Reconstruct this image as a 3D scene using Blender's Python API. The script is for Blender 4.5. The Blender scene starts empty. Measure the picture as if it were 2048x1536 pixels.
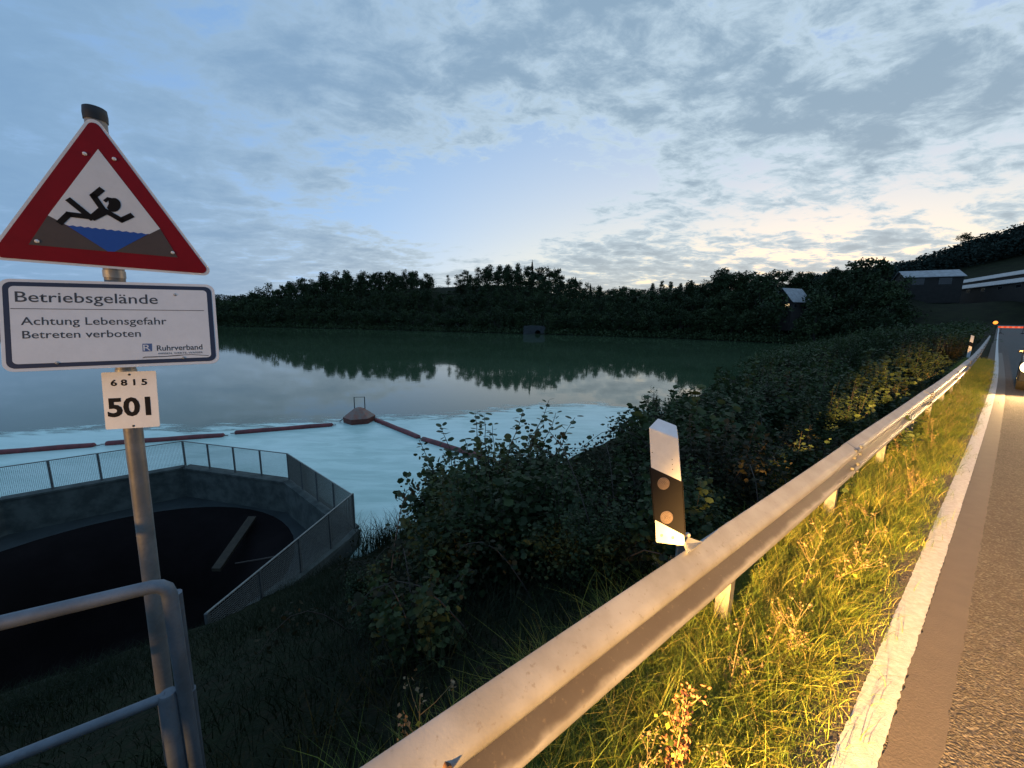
import bpy, math, random
import numpy as np
from mathutils import Vector, Matrix
from mathutils.geometry import tessellate_polygon

# ------------------------------------------------------------------ camera
scene = bpy.context.scene
COL = scene.collection
F, PITCH, ROLL, CAMZ = 770.0, math.radians(9.6), 0.015, 1.7
_fw = np.array([0, math.cos(PITCH), -math.sin(PITCH)])
_u0 = np.array([0, math.sin(PITCH), math.cos(PITCH)]); _r0 = np.array([1.0, 0, 0])
_rt = _r0 * math.cos(ROLL) + _u0 * math.sin(ROLL); _up = _u0 * math.cos(ROLL) - _r0 * math.sin(ROLL)
EYE = np.array([0, 0, CAMZ])
cd = bpy.data.cameras.new('camera'); cam = bpy.data.objects.new('camera', cd); COL.objects.link(cam)
cd.sensor_width = 36.0; cd.lens = F / 2048 * 36.0; cd.clip_start = 0.05; cd.clip_end = 6000
cam.matrix_world = Matrix(((_rt[0], _up[0], -_fw[0], 0), (_rt[1], _up[1], -_fw[1], 0), (_rt[2], _up[2], -_fw[2], CAMZ), (0, 0, 0, 1)))
scene.camera = cam

# ------------------------------------------------------------------ view
vs = scene.view_settings
vs.view_transform = 'Standard'; vs.look = 'None'; vs.exposure = 0.0; vs.gamma = 1.0; vs.use_curve_mapping = False

# ------------------------------------------------------------------ node helper
class NT:
    def __init__(s, tree): s.t = tree; s.n = tree.nodes; s.l = tree.links
    def node(s, kind, **kw):
        x = s.n.new(kind)
        for k, v in kw.items(): setattr(x, k, v)
        return x
    def set(s, sock, v):
        if isinstance(v, bpy.types.NodeSocket): s.l.new(v, sock)
        elif isinstance(v, (tuple, list)) and sock.type == 'RGBA' and len(v) == 3: sock.default_value = (*v, 1)
        else: sock.default_value = v
    def math(s, op, a, b=0.0, c=0.0, clamp=False):
        x = s.node('ShaderNodeMath', operation=op, use_clamp=clamp)
        for i, v in enumerate((a, b, c)): s.set(x.inputs[i], v)
        return x.outputs[0]
    def vmath(s, op, a, b=(0, 0, 0)):
        x = s.node('ShaderNodeVectorMath', operation=op)
        s.set(x.inputs[0], a); s.set(x.inputs[1], b)
        return x.outputs['Value'] if op in ('DOT_PRODUCT', 'LENGTH') else x.outputs[0]
    def mix(s, f, a, b, blend='MIX'):
        x = s.node('ShaderNodeMix', data_type='RGBA', blend_type=blend)
        s.set(x.inputs[0], f); s.set(x.inputs[6], a); s.set(x.inputs[7], b)
        return x.outputs[2]
    def noise(s, vec, scale, detail=4, rough=0.55, dist=0.0):
        x = s.node('ShaderNodeTexNoise')
        if vec is not None: s.l.new(vec, x.inputs['Vector'])
        x.inputs['Scale'].default_value = scale; x.inputs['Detail'].default_value = detail
        x.inputs['Roughness'].default_value = rough; x.inputs['Distortion'].default_value = dist
        return x.outputs['Fac']
    def smooth(s, v, lo, hi, a=0.0, b=1.0):
        x = s.node('ShaderNodeMapRange', interpolation_type='SMOOTHSTEP')
        s.set(x.inputs[0], v)
        for i, q in enumerate((lo, hi, a, b)): s.set(x.inputs[i + 1], q)
        return x.outputs[0]
    def ramp(s, v, stops):
        x = s.node('ShaderNodeValToRGB'); s.set(x.inputs[0], v)
        e = x.color_ramp.elements
        while len(e) < len(stops): e.new(0.5)
        for q, (p, c) in zip(e, stops): q.position = p; q.color = (*c, 1)
        return x.outputs[0]

# ------------------------------------------------------------------ dusk sky
SUNAZ = math.radians(37)                     # the sun has set ahead and to the right
world = bpy.data.worlds.new('World'); scene.world = world; world.use_nodes = True
W = NT(world.node_tree); W.n.clear()
tc = W.node('ShaderNodeTexCoord')
dirv = W.vmath('NORMALIZE', tc.outputs['Generated'])
sep = W.node('ShaderNodeSeparateXYZ'); W.l.new(dirv, sep.inputs[0])
dx, dy, dz = sep.outputs
up = W.math('MAXIMUM', dz, 0.0)
sd = W.vmath('DOT_PRODUCT', dirv, (math.sin(SUNAZ), math.cos(SUNAZ), 0.0))
az = W.smooth(sd, -0.1, 1.0)                 # 0 away from the sunset, 1 towards it
inv = W.math('DIVIDE', 1.0, W.math('ADD', up, 0.16))
cmb = W.node('ShaderNodeCombineXYZ'); W.l.new(W.math('MULTIPLY', dx, inv), cmb.inputs[0]); W.l.new(W.math('MULTIPLY', dy, inv), cmb.inputs[1])
pl = cmb.outputs[0]                          # the cloud deck as a plane overhead
mp = W.node('ShaderNodeMapping'); W.l.new(pl, mp.inputs[0])
mp.inputs['Rotation'].default_value = (0, 0, math.radians(-28)); mp.inputs['Scale'].default_value = (0.75, 1.0, 1); mp.inputs['Location'].default_value = (3.1, 1.7, 0)
big = W.noise(mp.outputs[0], 0.55, 3, 0.5, 0.4)
mid = W.noise(mp.outputs[0], 2.1, 8, 0.62, 0.5)
fine = W.noise(mp.outputs[0], 7.5, 8, 0.66, 0.3)
nis = W.node('ShaderNodeTexSky', sky_type='NISHITA'); nis.sun_disc = False
nis.sun_elevation = math.radians(1.0); nis.sun_rotation = SUNAZ
# open sky
hz = W.math('POWER', W.math('SUBTRACT', 1.0, up), 3.0)
clear = W.mix(hz, (0.16, 0.31, 0.56), (0.30, 0.47, 0.74))
clear = W.mix(W.math('MULTIPLY', az, hz), clear, (0.44, 0.63, 0.88))
glow = W.math('MULTIPLY', W.math('EXPONENT', W.math('MULTIPLY', up, -5.0)), W.smooth(sd, 0.45, 1.0))
clear = W.mix(W.math('MULTIPLY', glow, 1.25, clamp=True), clear, (0.88, 0.75, 0.46))
clear = W.mix(0.04, clear, nis.outputs[0])
# cloud cover: a deck over the right half and overhead, thin veil on the left, an open gap between
d1 = W.vmath('LENGTH', W.vmath('SUBTRACT', pl, (-0.12, 2.35, 0)))
gap = W.smooth(d1, 0.2, 1.0, 0.30, 0.0)
cov = W.math('ADD', W.math('MULTIPLY', big, 0.55), W.math('MULTIPLY', mid, 0.55))
cov = W.math('ADD', cov, W.math('MULTIPLY', W.math('SUBTRACT', fine, 0.5), W.math('MULTIPLY_ADD', az, 0.55, 0.22)))
cov = W.math('SUBTRACT', cov, gap)
mask = W.smooth(cov, 0.43, 0.57)
dens = W.smooth(cov, 0.44, 0.72)
lit = W.mix(az, (0.185, 0.32, 0.49), (0.52, 0.64, 0.72))
dark = W.mix(az, (0.165, 0.29, 0.46), (0.225, 0.325, 0.42))
cl = W.mix(dens, lit, dark)
low = W.math('MULTIPLY', W.math('EXPONENT', W.math('MULTIPLY', up, -7.0)), az)
cl = W.mix(W.math('MULTIPLY', low, 0.7), cl, (0.56, 0.51, 0.42))
sky = W.mix(W.math('MULTIPLY', mask, 0.93), clear, cl)
bg = W.node('ShaderNodeBackground'); W.l.new(sky, bg.inputs[0]); bg.inputs[1].default_value = 1.25
wo = W.node('ShaderNodeOutputWorld'); W.l.new(bg.outputs[0], wo.inputs[0])

# ------------------------------------------------------------------ geometry of the place
DV = np.array([0.793, 0.609, 0.0]); NV = np.array([-0.609, 0.793, 0.0])   # along the road, to its left
def pix(x, y): return (((x - 1024) * _rt - (y - 768) * _up) / F + _fw)
def at(x, y, z): d = pix(x, y); return EYE + d * ((z - CAMZ) / d[2])
def atY(x, y, Y): d = pix(x, y); return EYE + d * (Y / d[1])
def on_plane(x, y, c, n): d = pix(x, y); return EYE + d * (np.dot(np.array(c) - EYE, n) / np.dot(d, n))
def tanel(x, y): d = pix(x, y); return d[2] / math.hypot(d[0], d[1])
def azof(x): d = pix(x, 640); return math.atan2(d[0], d[1])
def proj(p):
    v = np.asarray(p) - EYE; w = v @ _fw
    return 1024 + F * (v @ _rt) / w, 768 - F * (v @ _up) / w
def bend(s): return 0.0235 * 4 * np.log1p(np.exp((np.asarray(s, float) - 16) / 4))
def rise(s): return 0.00025 * np.clip(np.asarray(s, float) - 45, 0, 90) ** 2
def rp(s, p, z=0.0):
    q = DV * s + NV * (p + float(bend(s))); return np.array([q[0], q[1], z + float(rise(s))])
WATER = -5.4

# ------------------------------------------------------------------ headlights of the car waiting behind the camera
def spot(name, loc, target, power, angle, blend, color, size=0.08):
    l = bpy.data.lights.new(name, 'SPOT'); l.energy = power; l.spot_size = math.radians(angle); l.spot_blend = blend
    l.color = color; l.shadow_soft_size = size
    o = bpy.data.objects.new(name, l); COL.objects.link(o); o.location = loc
    o.rotation_euler = (Vector(target) - Vector(loc)).to_track_quat('-Z', 'Y').to_euler()
    return o
WARM = (1.0, 0.53, 0.145)
lamp_at = rp(-8.0, -0.55, 1.6)
spot('headlight_beam', lamp_at, rp(5.6, 0.02, 0.0), 82000, 14.0, 0.6, WARM, 0.07)
spot('headlight_spill', lamp_at + np.array((0, 0, -0.75)), rp(3.0, 1.2, 0.7), 1700, 46, 0.9, WARM, 0.07)

# ------------------------------------------------------------------ materials
MAT = {}
def material(name, color, rough=0.6, var=0.25, scale=6.0, metal=0.0, bump=0.0, bscale=40.0, second=None, emit=None, trans=0.0, tint=None, spec=0.5, detail=5):
    m = bpy.data.materials.new(name); m.use_nodes = True; T = NT(m.node_tree); T.n.clear()
    b = T.node('ShaderNodeBsdfPrincipled'); out = T.node('ShaderNodeOutputMaterial')
    g = T.node('ShaderNodeNewGeometry'); o = T.node('ShaderNodeTexCoord')
    pos = o.outputs['Object']
    nz = T.noise(pos, scale, detail, 0.6)
    base = color if isinstance(color, bpy.types.NodeSocket) else (*color, 1)
    if tint:
        a = T.node('ShaderNodeAttribute', attribute_name='tint')
        oi = T.node('ShaderNodeObjectInfo')
        f = T.math('ADD', T.math('MULTIPLY', a.outputs['Fac'], 0.8), T.math('MULTIPLY', oi.outputs['Random'], 0.2))
        colr = T.ramp(f, tint)
    else:
        sec = second or tuple(max(0, c * (1 - var)) for c in color)
        colr = T.mix(T.smooth(nz, 0.32, 0.68), sec, color)
        if not second:
            colr = T.mix(T.math('MULTIPLY', T.smooth(T.noise(pos, scale * 7, 3), 0.45, 0.75), var), colr, tuple(c * 0.55 for c in color))
    T.set(b.inputs['Base Color'], colr)
    b.inputs['Roughness'].default_value = rough; b.inputs['Metallic'].default_value = metal
    b.inputs['Specular IOR Level'].default_value = spec
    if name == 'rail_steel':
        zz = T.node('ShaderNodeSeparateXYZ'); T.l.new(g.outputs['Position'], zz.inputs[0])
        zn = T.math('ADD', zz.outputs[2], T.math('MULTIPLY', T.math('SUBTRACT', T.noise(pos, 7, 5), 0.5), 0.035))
        shade_band = T.math('MULTIPLY', T.smooth(zn, 0.538, 0.556), T.smooth(zn, 0.655, 0.60))  # shade below the upper bulge, painted into the colour as a ragged band
        colr = T.mix(T.math('MULTIPLY', shade_band, 0.88), colr, (0.055, 0.043, 0.033))
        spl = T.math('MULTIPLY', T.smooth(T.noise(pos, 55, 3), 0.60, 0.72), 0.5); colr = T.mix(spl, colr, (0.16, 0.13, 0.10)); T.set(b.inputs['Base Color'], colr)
    if name == 'stone':
        oi = T.node('ShaderNodeObjectInfo'); colr = T.mix(oi.outputs['Random'], colr, (0.035, 0.04, 0.04)); T.set(b.inputs['Base Color'], colr)
    if bump:
        bp = T.node('ShaderNodeBump'); bp.inputs['Strength'].default_value = bump; bp.inputs['Distance'].default_value = 0.01
        T.l.new(T.noise(pos, bscale, 4, 0.6), bp.inputs['Height']); T.l.new(bp.outputs[0], b.inputs['Normal'])
    if emit:
        b.inputs['Emission Color'].default_value = (*emit[0], 1); b.inputs['Emission Strength'].default_value = emit[1]
    sh = b.outputs[0]
    if trans:
        tr = T.node('ShaderNodeBsdfTranslucent'); T.set(tr.inputs[0], colr)
        mx = T.node('ShaderNodeMixShader'); mx.inputs[0].default_value = trans
        T.l.new(sh, mx.inputs[1]); T.l.new(tr.outputs[0], mx.inputs[2]); sh = mx.outputs[0]
    T.l.new(sh, out.inputs[0]); MAT[name] = m; m['T'] = 1
    return m
material('galvanised', (0.40, 0.40, 0.39), 0.48, 0.3, 5, metal=0.35, bump=0.15, bscale=60)
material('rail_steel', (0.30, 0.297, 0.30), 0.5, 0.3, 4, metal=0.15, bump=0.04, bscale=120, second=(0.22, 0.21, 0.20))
material('post_steel', (0.17, 0.165, 0.155), 0.6, 0.35, 8, metal=0.2, bump=0.15, bscale=60)
material('rust', (0.10, 0.045, 0.02), 0.85, 0.5, 60)
material('dark_steel', (0.05, 0.05, 0.05), 0.6, 0.3, 20)
material('pole_steel', (0.26, 0.25, 0.24), 0.5, 0.3, 9, metal=0.3, bump=0.15, bscale=80)
material('hand_rail', (0.15, 0.17, 0.195), 0.5, 0.25, 12, metal=0.25, bump=0.12, bscale=80)
material('sign_white', (0.66, 0.67, 0.69), 0.42, 0.06, 14)
material('plate_white', (0.78, 0.77, 0.75), 0.42, 0.08, 14)
material('sign_red', (0.22, 0.004, 0.010), 0.5, 0.12, 10, spec=0.2)
material('sign_blue', (0.012, 0.075, 0.36), 0.45, 0.1, 10)
material('sign_brown', (0.075, 0.052, 0.042), 0.5, 0.15, 10)
material('sign_navy', (0.012, 0.018, 0.05), 0.45, 0.1, 10)
material('ink', (0.010, 0.009, 0.010), 0.7, 0.1, 10, spec=0.15)
material('ink_grey', (0.035, 0.037, 0.045), 0.5, 0.1, 10)
material('logo_blue', (0.06, 0.11, 0.26), 0.5, 0.1, 10)
material('black_rubber', (0.012, 0.012, 0.014), 0.6, 0.2, 30)
material('post_white', (0.72, 0.71, 0.69), 0.4, 0.08, 25)
material('reflector_glass', (0.19, 0.145, 0.135), 0.4, 0.2, 60)
material('concrete', (0.085, 0.10, 0.09), 0.85, 0.4, 2.2, bump=0.3, bscale=25, second=(0.035, 0.046, 0.042))
material('wet_concrete', (0.032, 0.042, 0.042), 0.6, 0.4, 1.2, bump=0.25, bscale=12)
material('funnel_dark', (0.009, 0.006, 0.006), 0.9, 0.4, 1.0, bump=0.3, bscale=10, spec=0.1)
material('fence_wire', (0.27, 0.27, 0.24), 0.6, 0.3, 20, metal=0.2)
material('fence_post', (0.13, 0.14, 0.14), 0.6, 0.3, 20, metal=0.2)
material('boom_red', (0.20, 0.035, 0.035), 0.55, 0.35, 3, second=(0.10, 0.022, 0.022))
material('buoy_red', (0.26, 0.10, 0.065), 0.6, 0.4, 3, second=(0.20, 0.15, 0.12))
material('buoy_belt', (0.15, 0.035, 0.022), 0.6, 0.4, 5)
material('wood', (0.05, 0.036, 0.020), 0.8, 0.4, 6)
material('bark', (0.045, 0.036, 0.028), 0.9, 0.4, 8)
material('line_paint', (0.60, 0.58, 0.55), 0.6, 0.2, 30, second=(0.47, 0.44, 0.40), bump=0.25, bscale=160)
material('car_paint', (0.035, 0.04, 0.05), 0.25, 0.1, 5)
material('tyre', (0.015, 0.015, 0.015), 0.8, 0.2, 20)
material('glass_dark', (0.01, 0.012, 0.014), 0.08, 0.1, 5)
material('chrome', (0.45, 0.45, 0.46), 0.25, 0.1, 20, metal=0.9)
material('lamp_warm', (0.8, 0.7, 0.5), 0.3, 0.05, 5, emit=((1.0, 0.72, 0.34), 9.0))
material('lamp_amber', (0.8, 0.4, 0.1), 0.3, 0.05, 5, emit=((1.0, 0.24, 0.02), 2.4))
material('lamp_window', (0.8, 0.6, 0.3), 0.4, 0.05, 5, emit=((1.0, 0.68, 0.35), 1.2))
material('barrier_red_glow', (0.5, 0.03, 0.015), 0.4, 0.1, 5, emit=((1.0, 0.10, 0.02), 0.85))  # boards are no lamps: emission stands in for light their reflective face returns
material('barrier_pale_glow', (0.6, 0.3, 0.2), 0.4, 0.1, 5, emit=((1.0, 0.14, 0.03), 0.85))
material('roof_pale', (0.32, 0.335, 0.35), 0.5, 0.4, 0.9)
material('roof_dark', (0.04, 0.035, 0.035), 0.8, 0.3, 2)
material('house_wall', (0.05, 0.042, 0.037), 0.85, 0.3, 1)
material('barn_wall', (0.030, 0.026, 0.022), 0.85, 0.3, 1)
material('stone', (0.075, 0.08, 0.085), 0.85, 0.45, 1.2, bump=0.3, bscale=6)
material('void', (0.006, 0.006, 0.006), 0.9, 0.1, 2)
GREEN = lambda k: [(0.0, (0.010 * k, 0.017 * k, 0.007 * k)), (0.5, (0.022 * k, 0.036 * k, 0.013 * k)), (1.0, (0.045 * k, 0.062 * k, 0.020 * k))]
material('tree_leaf', (0.03, 0.05, 0.02), 0.7, tint=GREEN(1.35), spec=0.2)
material('far_leaf', (0.03, 0.05, 0.02), 0.8, tint=[(0, (0.010, 0.018, 0.014)), (1, (0.028, 0.045, 0.036))], spec=0.1)
material('conifer_leaf', (0.02, 0.04, 0.02), 0.7, tint=GREEN(0.55), spec=0.2)
material('shrub_leaf', (0.03, 0.05, 0.02), 0.6, tint=GREEN(1.5), trans=0.2, spec=0.2)
material('rust_leaf', (0.04, 0.03, 0.02), 0.7, tint=[(0, (0.010, 0.010, 0.005)), (0.6, (0.024, 0.024, 0.010)), (1, (0.050, 0.034, 0.013))], trans=0.2, spec=0.2)
material('hazel_leaf', (0.03, 0.05, 0.02), 0.5, tint=[(0, (0.016, 0.032, 0.013)), (0.6, (0.040, 0.066, 0.024)), (1, (0.085, 0.092, 0.028))], trans=0.2, spec=0.25)
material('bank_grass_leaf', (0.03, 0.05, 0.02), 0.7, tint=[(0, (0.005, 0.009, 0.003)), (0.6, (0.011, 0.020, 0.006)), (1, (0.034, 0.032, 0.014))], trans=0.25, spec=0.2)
material('verge_leaf', (0.1, 0.14, 0.03), 0.55, tint=[(0, (0.045, 0.090, 0.016)), (0.45, (0.14, 0.20, 0.028)), (0.75, (0.30, 0.29, 0.05)), (1, (0.48, 0.36, 0.13))], trans=0.3, spec=0.3)
material('dry_stalk', (0.22, 0.16, 0.07), 0.7, 0.3, 30)
material('dry_bloom', (0.24, 0.16, 0.08), 0.8, 0.4, 60)
material('reed_leaf', (0.03, 0.045, 0.02), 0.6, tint=GREEN(0.9), trans=0.2, spec=0.2)
material('twig', (0.06, 0.045, 0.035), 0.85, 0.3, 30)
material('gravel', (0.17, 0.14, 0.11), 0.9, 0.5, 40)

def special(name):
    m = bpy.data.materials.new(name); m.use_nodes = True; T = NT(m.node_tree); T.n.clear()
    out = T.node('ShaderNodeOutputMaterial'); b = T.node('ShaderNodeBsdfPrincipled'); T.l.new(b.outputs[0], out.inputs[0])
    o = T.node('ShaderNodeTexCoord').outputs['Object']; MAT[name] = m
    return T, b, o, out
# asphalt: aggregate grain, worn wheel track, tar
T, b, o, _ = special('asphalt')
v = T.node('ShaderNodeTexVoronoi'); T.l.new(o, v.inputs['Vector']); v.inputs['Scale'].default_value = 95
grain = T.smooth(v.outputs['Distance'], 0.05, 0.75)
sp = T.node('ShaderNodeSeparateColor'); T.l.new(v.outputs['Color'], sp.inputs[0])
c = T.mix(T.noise(o, 1.3, 5), (0.048, 0.040, 0.034), (0.105, 0.086, 0.070))
c = T.mix(T.math('MULTIPLY', T.smooth(sp.outputs[0], 0.55, 1.0), 0.8), c, (0.17, 0.15, 0.135))
c = T.mix(T.math('MULTIPLY', T.smooth(T.noise(o, 11, 5), 0.5, 0.75), 0.5), c, (0.022, 0.020, 0.019))
T.set(b.inputs['Base Color'], c); b.inputs['Roughness'].default_value = 0.8
bp = T.node('ShaderNodeBump'); bp.inputs['Strength'].default_value = 0.9; bp.inputs['Distance'].default_value = 0.012
T.l.new(T.math('ADD', T.math('MULTIPLY', grain, -1.0), T.noise(o, 30, 4)), bp.inputs['Height']); T.l.new(bp.outputs[0], b.inputs['Normal'])
T, b, o, _ = special('bitumen')
T.set(b.inputs['Base Color'], T.mix(T.noise(o, 9, 5), (0.098, 0.079, 0.061), (0.145, 0.116, 0.090))); b.inputs['Roughness'].default_value = 0.7
bp = T.node('ShaderNodeBump'); bp.inputs['Strength'].default_value = 0.35; bp.inputs['Distance'].default_value = 0.006
T.l.new(T.noise(o, 120, 3), bp.inputs['Height']); T.l.new(bp.outputs[0], b.inputs['Normal'])
T, b, o, _ = special('dirt')
c = T.mix(T.noise(o, 7, 6), (0.055, 0.045, 0.035), (0.13, 0.105, 0.08)); c = T.mix(T.math('MULTIPLY', T.smooth(T.noise(o, 90, 4), 0.5, 0.7), 0.6), c, (0.20, 0.165, 0.13))
T.set(b.inputs['Base Color'], c); b.inputs['Roughness'].default_value = 0.95
bp = T.node('ShaderNodeBump'); bp.inputs['Strength'].default_value = 0.9; bp.inputs['Distance'].default_value = 0.012
T.l.new(T.noise(o, 60, 5, 0.7), bp.inputs['Height']); T.l.new(bp.outputs[0], b.inputs['Normal'])
# soil and far meadow of the terrain
T, b, o, _ = special('earth')
c = T.mix(T.smooth(T.noise(o, 0.35, 5), 0.35, 0.65), (0.009, 0.012, 0.006), (0.017, 0.023, 0.009))
c = T.mix(T.math('MULTIPLY', T.smooth(T.noise(o, 9, 4), 0.45, 0.7), 0.7), c, (0.030, 0.022, 0.013))
T.set(b.inputs['Base Color'], c); b.inputs['Roughness'].default_value = 0.95; b.inputs['Specular IOR Level'].default_value = 0.1
bp = T.node('ShaderNodeBump'); bp.inputs['Strength'].default_value = 0.6; bp.inputs['Distance'].default_value = 0.05
T.l.new(T.noise(o, 14, 5), bp.inputs['Height']); T.l.new(bp.outputs[0], b.inputs['Normal'])
# lake water, green with algae
T, b, o, _ = special('lake_water')
c = T.mix(T.smooth(T.noise(o, 0.03, 4), 0.3, 0.7), (0.042, 0.074, 0.038), (0.062, 0.098, 0.054))
T.set(b.inputs['Base Color'], c); b.inputs['IOR'].default_value = 1.33; b.inputs['Roughness'].default_value = 0.035
bp = T.node('ShaderNodeBump'); bp.inputs['Strength'].default_value = 0.05; bp.inputs['Distance'].default_value = 0.05
T.l.new(T.noise(o, 0.9, 3), bp.inputs['Height']); T.l.new(bp.outputs[0], b.inputs['Normal'])
# algae film, milky turquoise with streaks drawn out by the wind and holes towards its rim
T, b, o, out = special('algae_film')
mpn = T.node('ShaderNodeMapping'); T.l.new(o, mpn.inputs[0]); mpn.inputs['Rotation'].default_value = (0, 0, math.radians(-12)); mpn.inputs['Scale'].default_value = (0.28, 1.0, 1)
st = T.noise(mpn.outputs[0], 1.5, 8, 0.65, 0.6); pt = T.noise(o, 0.16, 4, 0.5, 0.5); fl = T.noise(o, 7.0, 6, 0.7)
c = T.mix(T.smooth(st, 0.33, 0.66), (0.42, 0.62, 0.55), (0.60, 0.80, 0.72))
c = T.mix(T.math('MULTIPLY', T.smooth(pt, 0.40, 0.62), 0.6), c, (0.66, 0.84, 0.77))
c = T.mix(T.math('MULTIPLY', T.smooth(fl, 0.55, 0.75), 0.35), c, (0.22, 0.50, 0.46))
T.set(b.inputs['Base Color'], c); b.inputs['Roughness'].default_value = 0.28; b.inputs['IOR'].default_value = 1.33
a = T.node('ShaderNodeAttribute', attribute_name='cover')
k = T.math('ADD', T.math('MULTIPLY', a.outputs['Fac'], 1.3), T.math('MULTIPLY', T.math('SUBTRACT', st, 0.5), 1.6))
T.set(b.inputs['Alpha'], T.smooth(k, 0.20, 0.55, 0.0, 0.97))

# ------------------------------------------------------------------ mesh builders and tags
ORG = {}
def tag(o, label=None, cat=None, group=None, kind=None):
    for k, v in (('label', label), ('category', cat), ('group', group), ('kind', kind)):
        if v: o[k] = v
    return o
def thing(name, loc, label, cat, group=None):
    o = bpy.data.objects.new(name, None); COL.objects.link(o); o.location = loc; o.empty_display_size = 0.2
    ORG[o.name] = np.array(loc, float)
    return tag(o, label, cat, group)
def link(name, me, parent=None, kind=None, label=None):
    o = bpy.data.objects.new(name, me); COL.objects.link(o)
    if parent is not None:
        o.parent = parent; ORG[o.name] = ORG[parent.name]
    if kind: o['kind'] = kind
    if label: o['label'] = label
    return o
def mesh_np(name, V, Fs, mat, tint=None, smooth=False):
    V = np.asarray(V, np.float32); Fs = np.asarray(Fs, np.int32)
    me = bpy.data.meshes.new(name); k = Fs.shape[1]
    me.vertices.add(len(V)); me.vertices.foreach_set('co', V.ravel())
    me.loops.add(Fs.size); me.loops.foreach_set('vertex_index', Fs.ravel())
    me.polygons.add(len(Fs)); me.polygons.foreach_set('loop_start', np.arange(0, Fs.size, k, dtype=np.int32))
    me.polygons.foreach_set('loop_total', np.full(len(Fs), k, np.int32))
    if smooth: me.polygons.foreach_set('use_smooth', np.ones(len(Fs), bool))
    if tint is not None:
        at_ = me.attributes.new('tint', 'FLOAT', 'POINT'); at_.data.foreach_set('value', np.asarray(tint, np.float32))
    me.materials.append(MAT[mat]); me.update(calc_edges=True)
    return me
class MB:
    def __init__(s): s.v = []; s.f = []; s.sm = []
    def add(s, V, Fs, smooth=False):
        o = len(s.v); s.v += [tuple(map(float, p)) for p in V]; s.f += [tuple(i + o for i in q) for q in Fs]; s.sm += [smooth] * len(Fs)
        return s
    def box(s, c, size, ux=(1, 0, 0), uy=(0, 1, 0), uz=(0, 0, 1)):
        c = np.array(c, float); ux, uy, uz = [np.array(u, float) for u in (ux, uy, uz)]
        V = [c + ux * size[0] / 2 * i + uy * size[1] / 2 * j + uz * size[2] / 2 * k for k in (-1, 1) for j in (-1, 1) for i in (-1, 1)]
        return s.add(V, [(0, 2, 3, 1), (4, 5, 7, 6), (0, 1, 5, 4), (2, 6, 7, 3), (0, 4, 6, 2), (1, 3, 7, 5)])
    def tube(s, pts, rad, n=10, cap=True):
        pts = [np.array(p, float) for p in pts]; rad = [rad] * len(pts) if np.isscalar(rad) else rad
        V, Fs = [], []; ref = None
        for i, p in enumerate(pts):
            t = pts[min(i + 1, len(pts) - 1)] - pts[max(i - 1, 0)]; t = t / (np.linalg.norm(t) + 1e-9)
            if ref is None: ref = np.array([0, 0, 1.0]) if abs(t[2]) < 0.9 else np.array([1.0, 0, 0])
            a = np.cross(t, ref); a /= np.linalg.norm(a); b_ = np.cross(a, t); ref = b_
            for k in range(n):
                w = 2 * math.pi * k / n; V.append(p + (a * math.cos(w) + b_ * math.sin(w)) * rad[i])
        for i in range(len(pts) - 1):
            for k in range(n):
                j = (k + 1) % n; Fs.append((i * n + k, i * n + j, i * n + n + j, i * n + n + k))
        s.add(V, Fs, True)
        if cap: s.add(V[:n], [tuple(range(n))[::-1]]); s.add(V[-n:], [tuple(range(n))])
        return s
    def prism(s, poly, off):      # planar polygon (3-D points) thickened by the vector off
        n = len(poly); V = [np.array(p, float) for p in poly]; V2 = [p + np.array(off, float) for p in V]
        tri = tessellate_polygon([[Vector(p) for p in V]])
        Fs = [tuple(t) for t in tri] + [tuple(i + n for i in t[::-1]) for t in tri] + [(i, (i + 1) % n, (i + 1) % n + n, i + n) for i in range(n)]
        return s.add(V + V2, Fs)
    def poly(s, loops):           # flat polygon with holes
        V = [np.array(p, float) for l in loops for p in l]
        return s.add(V, [tuple(t) for t in tessellate_polygon([[Vector(p) for p in l] for l in loops])])
    def build(s, name, mat, parent=None, kind=None, label=None, bevel=0.0):
        org = ORG[parent.name] if parent is not None else np.zeros(3)
        me = bpy.data.meshes.new(name); me.from_pydata([tuple(np.array(p) - org) for p in s.v], [], s.f)
        me.polygons.foreach_set('use_smooth', s.sm); me.materials.append(MAT[mat]); me.update()
        import bmesh
        bm = bmesh.new(); bm.from_mesh(me); bmesh.ops.recalc_face_normals(bm, faces=bm.faces); bm.to_mesh(me); bm.free()
        o = link(name, me, parent, kind, label)
        if bevel:
            m = o.modifiers.new('bevel', 'BEVEL'); m.width = bevel; m.segments = 2; m.limit_method = 'ANGLE'
        return o
def copy_tree(o, parent=None):
    c = o.copy(); COL.objects.link(c)
    if parent is not None: c.parent = parent
    for ch in list(o.children): copy_tree(ch, c)
    return c
rng = np.random.default_rng(11); random.seed(5)

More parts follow.
